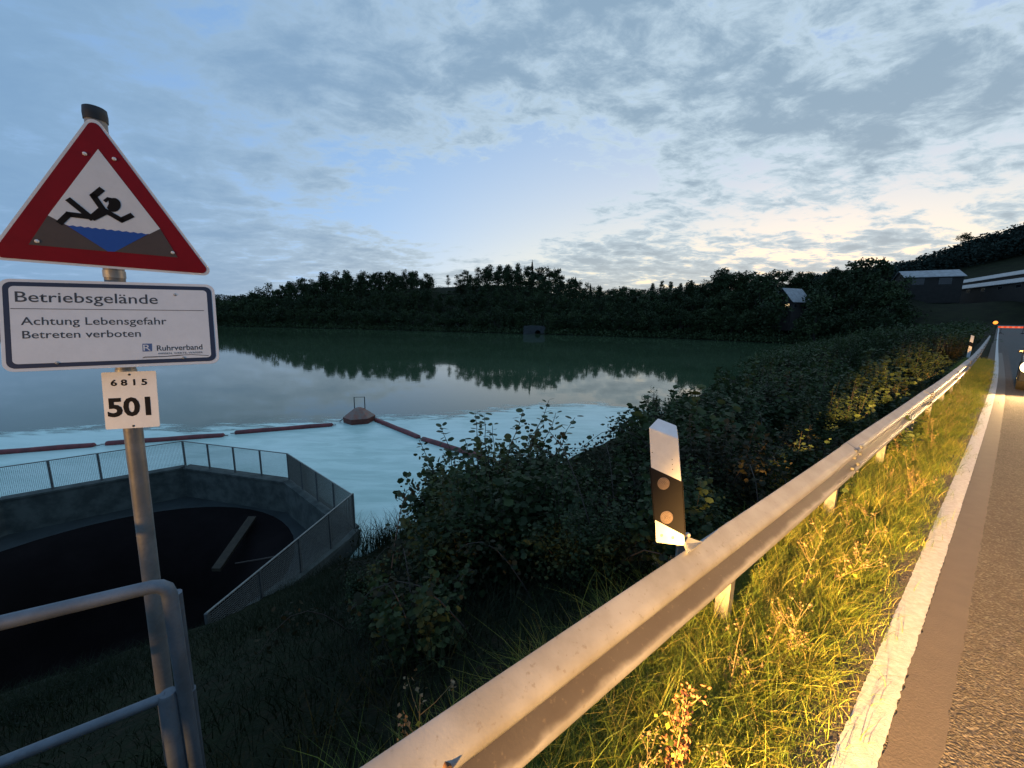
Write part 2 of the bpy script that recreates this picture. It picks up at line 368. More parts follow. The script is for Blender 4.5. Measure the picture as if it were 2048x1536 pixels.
# ------------------------------------------------------------------ terrain
#  photo column, shore distance, skyline row, ridge distance, tree height on it, far skyline row, far distance
PROF = np.array([
 (-900, 430, 604, 520, 14, 600, 900), (0, 400, 604, 470, 14, 596, 900), (430, 305, 597, 345, 14, 589, 900), (520, 280, 584, 330, 14, 597, 900),
 (600, 260, 556, 330, 14, 610, 800), (700, 240, 543, 320, 14, 610, 800), (830, 216, 541, 310, 13, 610, 800), (880, 206, 573, 330, 1, 600, 800),
 (930, 200, 570, 320, 1, 600, 800), (980, 195, 526, 280, 15, 600, 800), (1060, 188, 524, 270, 16, 600, 800), (1140, 182, 552, 255, 14, 600, 800),
 (1200, 180, 576, 250, 12, 584, 700), (1280, 176, 584, 240, 12, 581, 700), (1340, 174, 578, 230, 12, 577, 700), (1400, 172, 556, 215, 13, 580, 700),
 (1440, 170, 545, 212, 13, 590, 700), (1560, 166, 546, 220, 13, 560, 600), (1640, 165, 545, 225, 13, 552, 520), (1710, 155, 535, 225, 12, 545, 470),
 (1800, 140, 560, 215, 6, 530, 440), (1850, 135, 590, 205, 3, 512, 430), (1920, 132, 590, 205, 3, 486, 430), (2048, 138, 585, 210, 2, 448, 430),
 (2700, 150, 585, 230, 2, 430, 430)], float)
PAZ = np.array([azof(x) for x in PROF[:, 0]])
PZ1 = np.array([CAMZ + r[3] * tanel(r[0], r[2]) - r[4] for r in PROF]); PZ2 = np.array([CAMZ + r[6] * tanel(r[0], r[5]) - 9 for r in PROF])
OCT = [(-18.1, 12.7), (-14.2, 15.95), (-8.9, 14.62), (-4.85, 11.1), (-5.5, 6.2), (-8.6, 4.4), (-14.0, 4.2), (-18.6, 7.4)]
cen = np.array([-12.0, 9.6])
def in_poly(x, y, poly):
    ins = np.zeros(np.shape(x), bool); n = len(poly)
    for i in range(n):
        (x1, y1), (x2, y2) = poly[i], poly[(i + 1) % n]
        c = ((y1 > y) != (y2 > y)) & (x < (x2 - x1) * (y - y1) / (y2 - y1 + 1e-12) + x1); ins ^= c
    return ins
def ground(x, y, carve=True):
    x = np.asarray(x, float); y = np.asarray(y, float)
    s = x * DV[0] + y * DV[1]; p = x * NV[0] + y * NV[1] - bend(np.clip(s, -60, 140)); z0 = rise(s)
    ps = 11.2 + 0.19 * np.clip(s - 3, 0, 1e9); sl = (5.4 + z0) / (ps - 1.3)
    zb = np.where(p > 1.3, z0 - 0.05 - sl * (p - 1.3), z0 - 0.05)
    zb = np.where(p > 0.95, zb + 0.05 * np.sin(x * 2.1 + y) * np.sin(y * 1.7) * np.clip((p - 1) / 2, 0, 1), zb)
    zb = np.where(p < -8, z0 + 0.12 * np.clip(-8 - p, 0, 40), zb)
    zb = np.maximum(zb, -8.5)
    r = np.hypot(x, y); a = np.arctan2(x, y)
    I = lambda arr: np.interp(a, PAZ, arr)
    r0, r1, r2, z1, z2 = I(PROF[:, 1]), I(PROF[:, 3]), I(PROF[:, 6]), I(PZ1), I(PZ2)
    sm = lambda t: np.clip(t, 0, 1) ** 2 * (3 - 2 * np.clip(t, 0, 1))
    zf = -8.5 + 3.4 * np.clip((r - r0 + 25) / 27, 0, 1)
    zf = np.where(r > r0 + 2, -5.1 + (z1 + 5.1) * sm((r - r0 - 2) / (r1 - r0 - 2)), zf)
    zf = np.where(r > r1, z1 + (z2 - z1) * sm((r - r1) / (r2 - r1)), zf)
    zf = np.where(r > r2, z2 - 0.02 * (r - r2), zf)
    back = np.clip((np.abs(a) - 1.5) / 0.4, 0, 1)
    zf = zf * (1 - back) + back * np.where(p > 1.3, -8.5, np.clip(0.02 * (r - 60), -0.06, 6))
    z = np.where(r > 60, np.maximum(zb, zf), zb)
    z = np.where((np.abs(p + 3) < 5) & (s < 132), np.minimum(z, z0 - 0.05), z)
    if carve: z = np.where(in_poly(x, y, OCT), -10.0, z)
    return z
azs = np.concatenate([np.radians(np.arange(-180, -66, 3.0)), np.radians(np.arange(-66, 66, 0.4)), np.radians(np.arange(66, 180, 3.0))])
rs = np.concatenate([[0.02], np.exp(np.arange(math.log(0.4), math.log(2600), 0.034))])
A, Rr = np.meshgrid(azs, rs); X = np.sin(A) * Rr; Y = np.cos(A) * Rr; Z = ground(X, Y)
na, nr = len(azs), len(rs); idx = np.arange(na * nr).reshape(nr, na); nx = np.roll(idx, -1, axis=1)
Fq = np.stack([idx[:-1], idx[1:], nx[1:], nx[:-1]], -1).reshape(-1, 4)
link('ground', mesh_np('ground', np.stack([X, Y, Z], -1).reshape(-1, 3), Fq, 'earth', smooth=True), kind='structure')

# ------------------------------------------------------------------ lake and algae film
def ring2(pts, z): return [np.array([x, y, z]) for x, y in pts]
mb = MB(); mb.poly([[np.array(q) for q in ((-1800, -40, WATER), (300, -40, WATER), (300, 1500, WATER), (-1800, 1500, WATER))], ring2(OCT, WATER)])
mb.build('lake', 'lake_water', kind='structure')
# film outline along the far rim (read off the photo), then round under the bank
rim = [(-260, 880), (0, 862), (100, 855), (200, 849), (300, 846), (350, 849), (400, 853), (450, 846), (520, 841), (600, 838), (690, 835), (760, 829), (830, 827), (900, 826), (960, 818), (1040, 808), (1120, 803), (1200, 806), (1290, 816), (1400, 832)]
rim = [at(x, y, WATER)[:2] for x, y in rim]
far = np.array(rim)
gx, gy = np.meshgrid(np.arange(-62, 40, 0.25), np.arange(2, 62, 0.25))
# signed cover: distance inside the rim
def rimdist(x, y):
    best = np.full(x.shape, 1e9); sgn = np.zeros(x.shape)
    for (x1, y1), (x2, y2) in zip(far[:-1], far[1:]):
        ex, ey = x2 - x1, y2 - y1; t = np.clip(((x - x1) * ex + (y - y1) * ey) / (ex * ex + ey * ey), 0, 1)
        d = np.hypot(x - x1 - t * ex, y - y1 - t * ey); sd_ = ex * (y - y1) - ey * (x - x1)
        m = d < best; best = np.where(m, d, best); sgn = np.where(m, np.sign(sd_), sgn)
    return -best * sgn
cov_ = np.clip(rimdist(gx, gy) / 5.0, -1, 1) * 0.75 + 0.15
inside = in_poly(gx, gy, [cen + (np.array(o_) - cen) * 0.99 for o_ in OCT])
ny_, nx_ = gx.shape; ii = np.arange(nx_ * ny_).reshape(ny_, nx_)
q = np.stack([ii[:-1, :-1], ii[:-1, 1:], ii[1:, 1:], ii[1:, :-1]], -1).reshape(-1, 4)
cc = cov_.ravel()[q].max(1); keep = (cc > -0.35) & ~(inside.ravel()[q].any(1))
gz = ground(gx, gy).ravel()[q].min(1); keep &= gz < WATER + 0.3
me = mesh_np('algae_film', np.stack([gx, gy, np.full(gx.shape, WATER + 0.004)], -1).reshape(-1, 3), q[keep], 'algae_film')
at_ = me.attributes.new('cover', 'FLOAT', 'POINT'); at_.data.foreach_set('value', cov_.ravel().astype(np.float32))
tag(link('algae_film', me, kind='stuff'), 'milky turquoise film of algae floating on the near lake water', 'algae')

# ------------------------------------------------------------------ road
def strip(name, mat, p0, p1, z, s0, s1, step=0.5, jag=0.0, kind='structure'):
    ss = np.arange(s0, s1 + 1e-6, step); V = []; f_ = []
    for i, s in enumerate(ss):
        st_ = 0
        V += [rp(s, p0 + (rng.normal() * jag), z), rp(s, p1 - (rng.normal() * jag), z)]
        if i: f_.append((2 * i - 2, 2 * i - 1, 2 * i + 1, 2 * i))
    return MB().add(V, f_).build(name, mat, kind=kind)
strip('road', 'asphalt', 0.40, -6.6, 0.0, -14, 132, 0.5, 0.012)
strip('edge_line', 'line_paint', 0.213, 0.097, 0.004, 1.72, 118, 0.02, 0.0016)
strip('edge_line', 'line_paint', -6.2, -6.32, 0.004, -14, 118, 1.0)
strip('bitumen_strip', 'bitumen', 0.094, -0.055, 0.0045, -14, 40, 0.05, 0.003)
strip('soil_strip', 'dirt', 0.218, 0.46, 0.0035, -14, 60, 0.05, 0.004)
for k in range(8): strip('centre_line', 'line_paint', -2.95, -3.07, 0.004, -8 + 12 * k, -4 + 12 * k, 1.0)
# gravel between the line and the verge grass
n = 9000; ss = rng.uniform(0, 1, n) ** 1.6 * 18; pp = 0.225 + np.abs(rng.normal(0, 0.14, n)); sz = rng.uniform(0.0015, 0.005, n)
base = np.array([rp(a_, b_, 0.006) for a_, b_ in zip(ss, pp)])
octv = np.array([(1, 0, 0), (0, 1, 0), (-1, 0, 0), (0, -1, 0), (0, 0, 0.8), (0, 0, -0.8)]); octf = np.array([(0, 1, 4), (1, 2, 4), (2, 3, 4), (3, 0, 4), (1, 0, 5), (2, 1, 5), (3, 2, 5), (0, 3, 5)])
V = (base[:, None, :] + octv[None] * sz[:, None, None] * rng.uniform(0.6, 1.3, (n, 6, 1))).reshape(-1, 3)
Fg = (octf[None] + (np.arange(n) * 6)[:, None, None]).reshape(-1, 3)
tag(link('gravel', mesh_np('gravel', V, Fg, 'gravel'), kind='stuff'), 'loose gravel and grit between the white line and verge grass', 'gravel')

# ------------------------------------------------------------------ spillway basin with its mesh fence
t = thing('spillway_basin', (-12, 9.6, -6.2), 'octagonal concrete overflow basin with a dark funnel beside the lake', 'basin')
tops = []
for i, (x, y) in enumerate(OCT):
    g = float(ground(x + (x - cen[0]) * 0.04, y + (y - cen[1]) * 0.04, False)); tops.append(max(-5.2, g - 0.55) if i in (4, 5, 6) else -4.9)
for i in range(8):
    j = (i + 1) % 8; a_, b_ = np.array(OCT[i]), np.array(OCT[j])
    io, jo = a_ + (a_ - cen) * 0.022, b_ + (b_ - cen) * 0.022; ii_, ji = a_ - (a_ - cen) * 0.035, b_ - (b_ - cen) * 0.035
    V = []
    for q_, zt in ((io, tops[i]), (jo, tops[j]), (ji, tops[j]), (ii_, tops[i])): V += [(*q_, -9.5), (*q_, zt)]
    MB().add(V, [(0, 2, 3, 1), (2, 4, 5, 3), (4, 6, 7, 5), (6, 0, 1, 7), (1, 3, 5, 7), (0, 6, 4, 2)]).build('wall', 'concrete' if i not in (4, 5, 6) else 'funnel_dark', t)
    if i in (0, 1, 2, 3):   # coping
        c0, c1 = (io + ii_) / 2, (jo + ji) / 2; d_ = (c1 - c0); L = np.linalg.norm(d_); d_ /= L
        MB().box((*(c0 + c1) / 2, -4.86), (L * 0.995, 0.42, 0.075), (*d_, 0), (-d_[1], d_[0], 0)).build('coping', 'concrete', t)
fl = [cen + (np.array(o_) - cen) * 0.97 for o_ in OCT]
hole = [cen + 5.25 * np.array([math.cos(w), math.sin(w)]) for w in np.linspace(0, 2 * math.pi, 48, endpoint=False)]
MB().poly([ring2(fl, -6.15), ring2(hole, -6.15)]).build('floor', 'wet_concrete', t)
prof = [(5.25, -6.15), (4.9, -6.22), (4.3, -6.5), (3.7, -7.3), (3.2, -8.4), (2.9, -9.6), (0.05, -9.7)]
V = [(cen[0] + r_ * math.cos(w), cen[1] + r_ * math.sin(w), z_) for r_, z_ in prof for w in np.linspace(0, 2 * math.pi, 48, endpoint=False)]
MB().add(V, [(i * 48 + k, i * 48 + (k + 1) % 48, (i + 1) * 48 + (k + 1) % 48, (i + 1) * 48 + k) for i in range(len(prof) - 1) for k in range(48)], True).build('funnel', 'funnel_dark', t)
b0, b1 = at(505, 1035, -6.05), at(432, 1140, -6.9)
tb = thing('timber_beam', b0, 'pale weathered timber beam slanting down into the dark funnel', 'beam')
MB().box((b0 + b1) / 2, (np.linalg.norm(b1 - b0), 0.34, 0.12), (b1 - b0) / np.linalg.norm(b1 - b0), np.cross((0, 0, 1), (b1 - b0) / np.linalg.norm(b1 - b0)), ).build('plank', 'wood', tb, bevel=0.01)
q0, q1, q2 = at(470, 1127, -6.1), at(520, 1119, -6.08), at(562, 1112, -6.1)
tag(MB().tube([q0, q1, q2], [0.02, 0.03, 0.045], 6).build('branch', 'twig'), 'thin dead branch lying on the basin floor', 'branch')

tf = thing('mesh_fence', (-8.9, 14.62, -4.82), 'wire mesh fence standing on the basin wall, with dark posts', 'fence')
def fence_run(a_, b_, za, zb, n, h=1.1, ww=0.0034):
    a_, b_ = np.array(a_), np.array(b_)
    for k in range(n):
        p0 = np.array([*(a_ + (b_ - a_) * k / n), za + (zb - za) * k / n]); p1 = np.array([*(a_ + (b_ - a_) * (k + 1) / n), za + (zb - za) * (k + 1) / n])
        MB().box(p0 + (0, 0, h / 2), (0.05, 0.05, h)).build('post', 'fence_post', tf)
        d_ = p1 - p0; L = np.linalg.norm(d_); e = d_ / L; sd_ = np.cross(e, (0, 0, 1))
        MB().tube([p0 + (0, 0, h), p1 + (0, 0, h)], 0.022, 6).build('top_rail', 'fence_wire', tf)
        mb = MB(); st_ = 0.045; w_ = ww
        for i in range(1, int(L / st_)):
            c = p0 + e * st_ * i
            mb.add([c + e * w_ + (0, 0, .03), c - e * w_ + (0, 0, .03), c - e * w_ + (0, 0, h), c + e * w_ + (0, 0, h)], [(0, 1, 2, 3)])
            mb.add([c + sd_ * w_ + (0, 0, .03), c - sd_ * w_ + (0, 0, .03), c - sd_ * w_ + (0, 0, h), c + sd_ * w_ + (0, 0, h)], [(0, 1, 2, 3)])
        for i in range(1, int(h / st_)):
            zz = np.array((0, 0, st_ * i))
            mb.add([p0 + zz + (0, 0, w_), p1 + zz + (0, 0, w_), p1 + zz - (0, 0, w_), p0 + zz - (0, 0, w_)], [(0, 1, 2, 3)])
            mb.add([p0 + zz + sd_ * w_, p1 + zz + sd_ * w_, p1 + zz - sd_ * w_, p0 + zz - sd_ * w_], [(0, 1, 2, 3)])
        mb.build('mesh_panel', 'fence_wire', tf, kind='stuff')
    MB().box(np.array([*b_, zb + h / 2]), (0.055, 0.055, h + 0.01)).build('post', 'fence_post', tf)
fence_run(OCT[0], OCT[1], -4.82, -4.82, 4); fence_run(OCT[1], OCT[2], -4.82, -4.82, 4); fence_run(OCT[2], OCT[3], -4.82, -4.82, 4, 1.1, 0.008)
fence_run(OCT[3], OCT[4], -4.82, -4.82, 4, 1.15, 0.009)

# ------------------------------------------------------------------ floating boom and its anchor buoy
def boom(label, segs):
    t = thing('floating_boom', segs[0][0], label, 'boom')
    for a_, b_ in segs:
        a_, b_ = np.array(a_), np.array(b_); d_ = (b_ - a_) / np.linalg.norm(b_ - a_)
        pts = [a_, a_ + d_ * 0.03, a_ + d_ * 0.10] + [a_ + (b_ - a_) * k for k in (0.25, 0.5, 0.75)] + [b_ - d_ * 0.10, b_ - d_ * 0.03, b_]
        pts = [p + np.array((0, 0, 0.02 * math.sin(3 * i))) for i, p in enumerate(pts)]
        o = MB().tube(pts, [0.09, 0.14, 0.165, 0.168, 0.165, 0.168, 0.165, 0.14, 0.09], 14).build('float', 'boom_red', t)
        for e in (a_ - d_ * 0.22, b_): MB().tube([e, e + d_ * 0.22], 0.025, 6).build('connector', 'dark_steel', o)
up_ = np.array((0, 0, 0.06)); wp = lambda x, y: at(x, y, WATER) + up_
L0, L1 = wp(0, 908), wp(190, 893)
boom('long red tube boom reaching left from the anchor buoy', [(L1 + (L0 - L1) / np.linalg.norm(L0 - L1) * 5.4, L1), (wp(212, 890), wp(448, 873)), (wp(470, 868), wp(665, 852))])
R0, R1 = wp(845, 880), wp(935, 908)
boom('short red tube boom running from the buoy towards the leafy bush', [(wp(752, 842), wp(838, 877)), (R0, R0 + (R1 - R0) / np.linalg.norm(R1 - R0) * 5.6)])
bc = at(711, 848, WATER); bc = bc + np.array((0.0, 0.7, 0))
tb = thing('anchor_buoy', (bc[0], bc[1], WATER), 'rusty red pyramid shaped buoy with a metal frame where both booms meet', 'buoy')
def octring(r, z, rot=0.39): return [(bc[0] + r * math.cos(w + rot), bc[1] + r * math.sin(w + rot), WATER + z) for w in np.linspace(0, 2 * math.pi, 6, endpoint=False)]
lv = [(0.90, -0.3), (1.02, 0.0), (1.05, 0.36)]; V = sum([octring(*q_) for q_ in lv], [])
MB().add(V, [(i * 6 + k, i * 6 + (k + 1) % 6, i * 6 + 6 + (k + 1) % 6, i * 6 + 6 + k) for i in range(2) for k in range(6)] + [tuple(range(12, 18))]).build('hull', 'buoy_belt', tb, bevel=0.03)
lv = [(1.05, 0.365), (0.98, 0.42), (0.34, 0.90), (0.14, 0.98)]; V = sum([octring(*q_) for q_ in lv], [])
MB().add(V, [(i * 6 + k, i * 6 + (k + 1) % 6, i * 6 + 6 + (k + 1) % 6, i * 6 + 6 + k) for i in range(3) for k in range(6)] + [tuple(range(18, 24))]).build('cone_top', 'buoy_red', tb, bevel=0.03)
ex = np.array((0.97, 0.2, 0)); f0 = np.array((bc[0], bc[1] + 0.15, WATER))
MB().tube([f0 - ex * 0.34 + (0, 0, 0.6), f0 - ex * 0.34 + (0, 0, 1.66), f0 + ex * 0.34 + (0, 0, 1.66), f0 + ex * 0.34 + (0, 0, 0.6)], 0.035, 6).build('frame', 'dark_steel', tb)
for sg in (-1, 1):
    MB().tube([bc + ex * 0.95 * sg + (0, 0, 0.25), bc + ex * 1.25 * sg + (0, 0, 0.1), bc + ex * 1.3 * sg - (0, 0, 0.05)], 0.03, 6).build('shackle', 'dark_steel', tb)

# ------------------------------------------------------------------ guardrail
PROFILE = [(0.000, .750), (0.008, .744), (0.052, .718), (0.074, .704), (0.082, .684), (0.074, .662), (0.050, .646), (0.008, .612), (0.000, .596), (0.008, .580), (0.050, .546), (0.074, .530), (0.082, .508), (0.074, .488), (0.052, .472), (0.008, .446), (0.000, .440)]
PROFILE = [(o_, 0.75 - (0.75 - z_) * 0.93) for o_, z_ in PROFILE]
PR = 0.724                                   # plane of the rail's back, left of the road
tg = thing('guardrail', rp(0, PR, -0.05), 'galvanised corrugated steel guardrail along the left side of the road', 'guardrail')
def beam(s0, s1, lift):
    ss = np.linspace(s0, s1, max(2, int((s1 - s0) / 0.8) + 1)); V = []; nP = len(PROFILE); f_ = []
    for i, s in enumerate(ss):
        w = 0.003 * math.sin(s * 1.7) 
        for o_, z_ in PROFILE: V.append(rp(s, PR - o_ - lift, z_ + w))
        for o_, z_ in PROFILE: V.append(rp(s, PR - o_ - lift + 0.003, z_ + w))
    for i in range(len(ss) - 1):
        a_ = i * 2 * nP
        for k in range(nP - 1):
            f_.append((a_ + k, a_ + k + 1, a_ + 2 * nP + k + 1, a_ + 2 * nP + k)); f_.append((a_ + nP + k, a_ + 3 * nP + k, a_ + 3 * nP + k + 1, a_ + nP + k + 1))
    for a_ in (0, (len(ss) - 1) * 2 * nP):
        for k in range(nP - 1): f_.append((a_ + k, a_ + k + nP, a_ + k + 1 + nP, a_ + k + 1))
    for i in range(len(ss) - 1):
        a_ = i * 2 * nP
        for k in (0, nP - 1): f_.append((a_ + k, a_ + 2 * nP + k, a_ + 3 * nP + k, a_ + nP + k))
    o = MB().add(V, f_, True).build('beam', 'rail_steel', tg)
    W_, f2 = [], []
    for q_ in (s1 - 0.010, s1 + 0.002):
        for o_, z_ in PROFILE: W_.append(rp(q_, PR - o_ - 0.0075, z_ + 0.003 * math.sin(q_ * 1.7)))
    for k in range(nP - 1): f2.append((k, k + 1, nP + k + 1, nP + k))
    MB().add(W_, f2).build('lap_seam', 'dark_steel', o)
    m = o.modifiers.new('edges', 'EDGE_SPLIT'); m.split_angle = math.radians(50)
    mb = MB()
    for s in (s0 + 0.09, s0 + 0.26):
        for z_ in (0.709, 0.652, 0.562, 0.504):
            c = rp(s, PR - 0.062 - lift, z_); mb.tube([c, c - NV * 0.022], 0.013, 8)
    mb.build('joint_bolt', 'dark_steel', o, kind='stuff')
js = [-4.75 + 4.3 * k for k in range(15)]
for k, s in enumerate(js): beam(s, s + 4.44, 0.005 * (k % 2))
def guard_post(s):
    b_ = rp(s, PR + 0.065, 0)
    mb = MB()
    gz_ = float(ground(b_[0], b_[1]))
    hgt = 0.62 - gz_ + float(rise(s)) + 0.15
    c = b_ + np.array((0, 0, 0.62 - hgt / 2))
    mb.box(c, (0.006, 0.07, hgt), DV, NV)
    for sg in (-1, 1): mb.box(c + NV * 0.032 * sg + DV * 0.025, (0.05, 0.006, hgt), DV, NV)
    o = mb.build('post', 'post_steel', tg)
    mb = MB(); mb.box(rp(s, PR + 0.03, 0.55), (0.07, 0.05, 0.12), DV, NV); mb.box(rp(s + 0.03, PR + 0.018, 0.60), (0.10, 0.03, 0.22), DV, NV)
    mb.build('spacer', 'post_steel', o, bevel=0.006)
    c = rp(s, PR - 0.002, 0.607)
    MB().tube([c, c - NV * 0.02], 0.018, 8).build('bolt', 'galvanised', o)
for k in range(-2, 29): guard_post(0.10 + 2.0 * k)
c = rp(0.325, PR - 0.0822, 0.697); mb = MB(); mb.tube([c + NV * 0.01, c - NV * 0.0035], [0.015, 0.013], 12); mb.build('bolt_hole', 'rust', tg)
MB().box(c + np.array((0, 0, -0.027)) - NV * 0.0075, (0.008, 0.004, 0.026), DV, NV).build('dripping', 'plate_white', tg)

# ------------------------------------------------------------------ delineator post on its bracket
dc = np.array([0.705, 1.60, 1.0]); dn = np.array([-0.36, -0.93, 0.0]); dn /= np.linalg.norm(dn)
dq = lambda x, y: on_plane(1240 + x / 3.34, 780 + y / 3.34, dc, dn)
td = thing('delineator_post', rp(1.5, PR, 0.75), 'white marker post with black band and two round reflectors on the guardrail', 'marker post')
back = -dn * 0.07
def dshape(pts, name, mat, parent, off0, off1, bevel=0.0):
    P = [dq(*p) + dn * off0 for p in pts]; return MB().prism(P, -dn * (off0 - off1)).build(name, mat, parent, bevel=bevel)
# hollow, slightly rounded body
fr = [dq(192, 250), dq(390, 325), dq(412, 612), dq(430, 972), dq(440, 1045), dq(240, 1020), dq(233, 865), dq(205, 515)]
sidev = np.cross(dn, (0, 0, 1)); cen_ = sum(fr) / 8
bk = []
for p in fr: bk.append(p + back + (cen_ - p) * np.array((0.35, 0.35, 0.0)))
bk[0] = bk[0] + np.array((0, 0, 0.030)); bk[1] = bk[1] + np.array((0, 0, 0.040))
nf = len(fr); mb = MB(); mb.add(fr + bk, [tuple(range(nf)), tuple(range(2 * nf - 1, nf - 1, -1))] + [(i, i + nf, (i + 1) % nf + nf, (i + 1) % nf) for i in range(nf)])
body = mb.build('body', 'post_white', td, bevel=0.004)
band = dshape([(203, 515), (414, 612), (433, 972), (231, 865)], 'black_band', 'ink', body, 0.0015, -0.002)
mb = MB(); o_ = [dq(203, 515), dq(414, 612), dq(433, 972), dq(231, 865)]
for i0, i1 in ((1, 2), (3, 0)):
    a_, b_ = o_[i0], o_[i1]; ia = back * 0.96 + (cen_ - a_) * np.array((0.30, 0.30, 0)); ib = back * 0.96 + (cen_ - b_) * np.array((0.30, 0.30, 0)); sw = (a_ - cen_) * np.array((1, 1, 0)); sw = sw / np.linalg.norm(sw) * 0.002
    mb.prism([a_ + sw, b_ + sw, b_ + ib + sw, a_ + ia + sw], sw)
mb.build('band_side', 'ink', body)
for cx, cy, r_ in ((291, 622, 40), (312, 848, 42)):
    o = dshape([(cx + r_ * math.cos(w), cy + r_ * math.sin(w)) for w in np.linspace(0, 2 * math.pi, 24, endpoint=False)], 'reflector', 'reflector_glass', td, 0.006, 0.0)
    mb = MB()
    for rr in (0.9, 0.68, 0.46, 0.24):
        for k in range(24):
            w0, w1 = 2 * math.pi * k / 24, 2 * math.pi * (k + 0.72) / 24
            ps = [dq(cx + q_ * r_ * math.cos(w), cy + q_ * r_ * math.sin(w)) + dn * 0.0064 for q_, w in ((rr, w0), (rr, w1), (rr - 0.09, w1), (rr - 0.09, w0))]
            mb.prism(ps, dn * 0.0008)
    mb.build('reflector_ring', 'sign_brown', o, kind='stuff')
for x, y in ((348, 465), (350, 497), (351, 530), (215, 417)): dshape([(x + 3.2 * math.cos(w), y + 3.2 * math.sin(w)) for w in np.linspace(0, 6.28, 8, endpoint=False)], 'hole', 'ink', body, 0.0008, -0.001)
for x, y in ((277, 970), (352, 985)): dshape([(x + 9 * math.cos(w), y + 9 * math.sin(w)) for w in np.linspace(0, 6.28, 10, endpoint=False)], 'rivet', 'galvanised', body, 0.003, -0.001)
k0 = rp(1.52, PR - 0.03, 0.755)
bx = dq(425, 1050)
MB().prism([bx + (0, 0, 0.01), bx + back + (0, 0, 0.012), k0 + DV * 0.05 + (0, 0, 0.012), k0 - DV * 0.07 + (0, 0, 0.006), dq(440, 1085) + (0, 0, 0.0)], (0, 0, 0.007)).build('bracket', 'galvanised', td)
MB().box(bx + back * 0.6 + (0, 0, -0.03), (0.055, 0.02, 0.15), (1, 0, 0), (0, 1, 0)).build('bracket_clamp', 'galvanised', td, bevel=0.004)

# far marker post, reflecting faintly
fb = rp(33, 1.15, 0.0)
t2 = thing('delineator_post', (fb[0], fb[1], float(ground(fb[0], fb[1]))), 'distant small marker post behind the curving end of the guardrail', 'marker post')
MB().prism([fb + NV * 0.06 + (0, 0, -0.2), fb - NV * 0.06 + (0, 0, -0.2), fb - NV * 0.06 + (0, 0, 1.14), fb + NV * 0.06 + (0, 0, 1.20)], DV * 0.08).build('body', 'post_white', t2)
MB().prism([fb + NV * 0.062 - DV * 0.004 + (0, 0, 0.62), fb - NV * 0.062 - DV * 0.004 + (0, 0, 0.56), fb - NV * 0.062 - DV * 0.004 + (0, 0, 0.78), fb + NV * 0.062 - DV * 0.004 + (0, 0, 0.84)], DV * 0.09).build('black_band', 'ink', t2)

# ------------------------------------------------------------------ sign post
SC = 1.125; PY = 1.36 * SC
def frame(yaw, tilt, roll):
    u = np.array([math.cos(yaw), math.sin(yaw), 0]); nrm = np.array([math.sin(yaw), -math.cos(yaw), 0]); v = np.array([0, 0, 1.0])
    v, nrm = v * math.cos(tilt) - nrm * math.sin(tilt), nrm * math.cos(tilt) + v * math.sin(tilt)
    u, v = u * math.cos(roll) + v * math.sin(roll), v * math.cos(roll) - u * math.sin(roll)
    return u, v, nrm
def ctr(X, Zz): return np.array([X * SC, PY, CAMZ + (Zz - CAMZ) * SC])
p_top, p_low = atY(191, 236, PY + 0.085), atY(332, 1400, PY + 0.085)
pd = (p_top - p_low) / np.linalg.norm(p_top - p_low); foot = p_low - pd * 0.75
ts = thing('warning_sign_post', p_low - pd * 0.4, 'galvanised sign post with red triangle, white notice and number plate above the railing', 'sign')
MB().tube([foot, p_top], 0.032, 20).build('pole', 'pole_steel', ts)
MB().tube([p_top - pd * 0.012, p_top + pd * 0.008, p_top + pd * 0.032, p_top + pd * 0.036], [0.035, 0.036, 0.034, 0.028], 20).build('cap', 'black_rubber', ts)
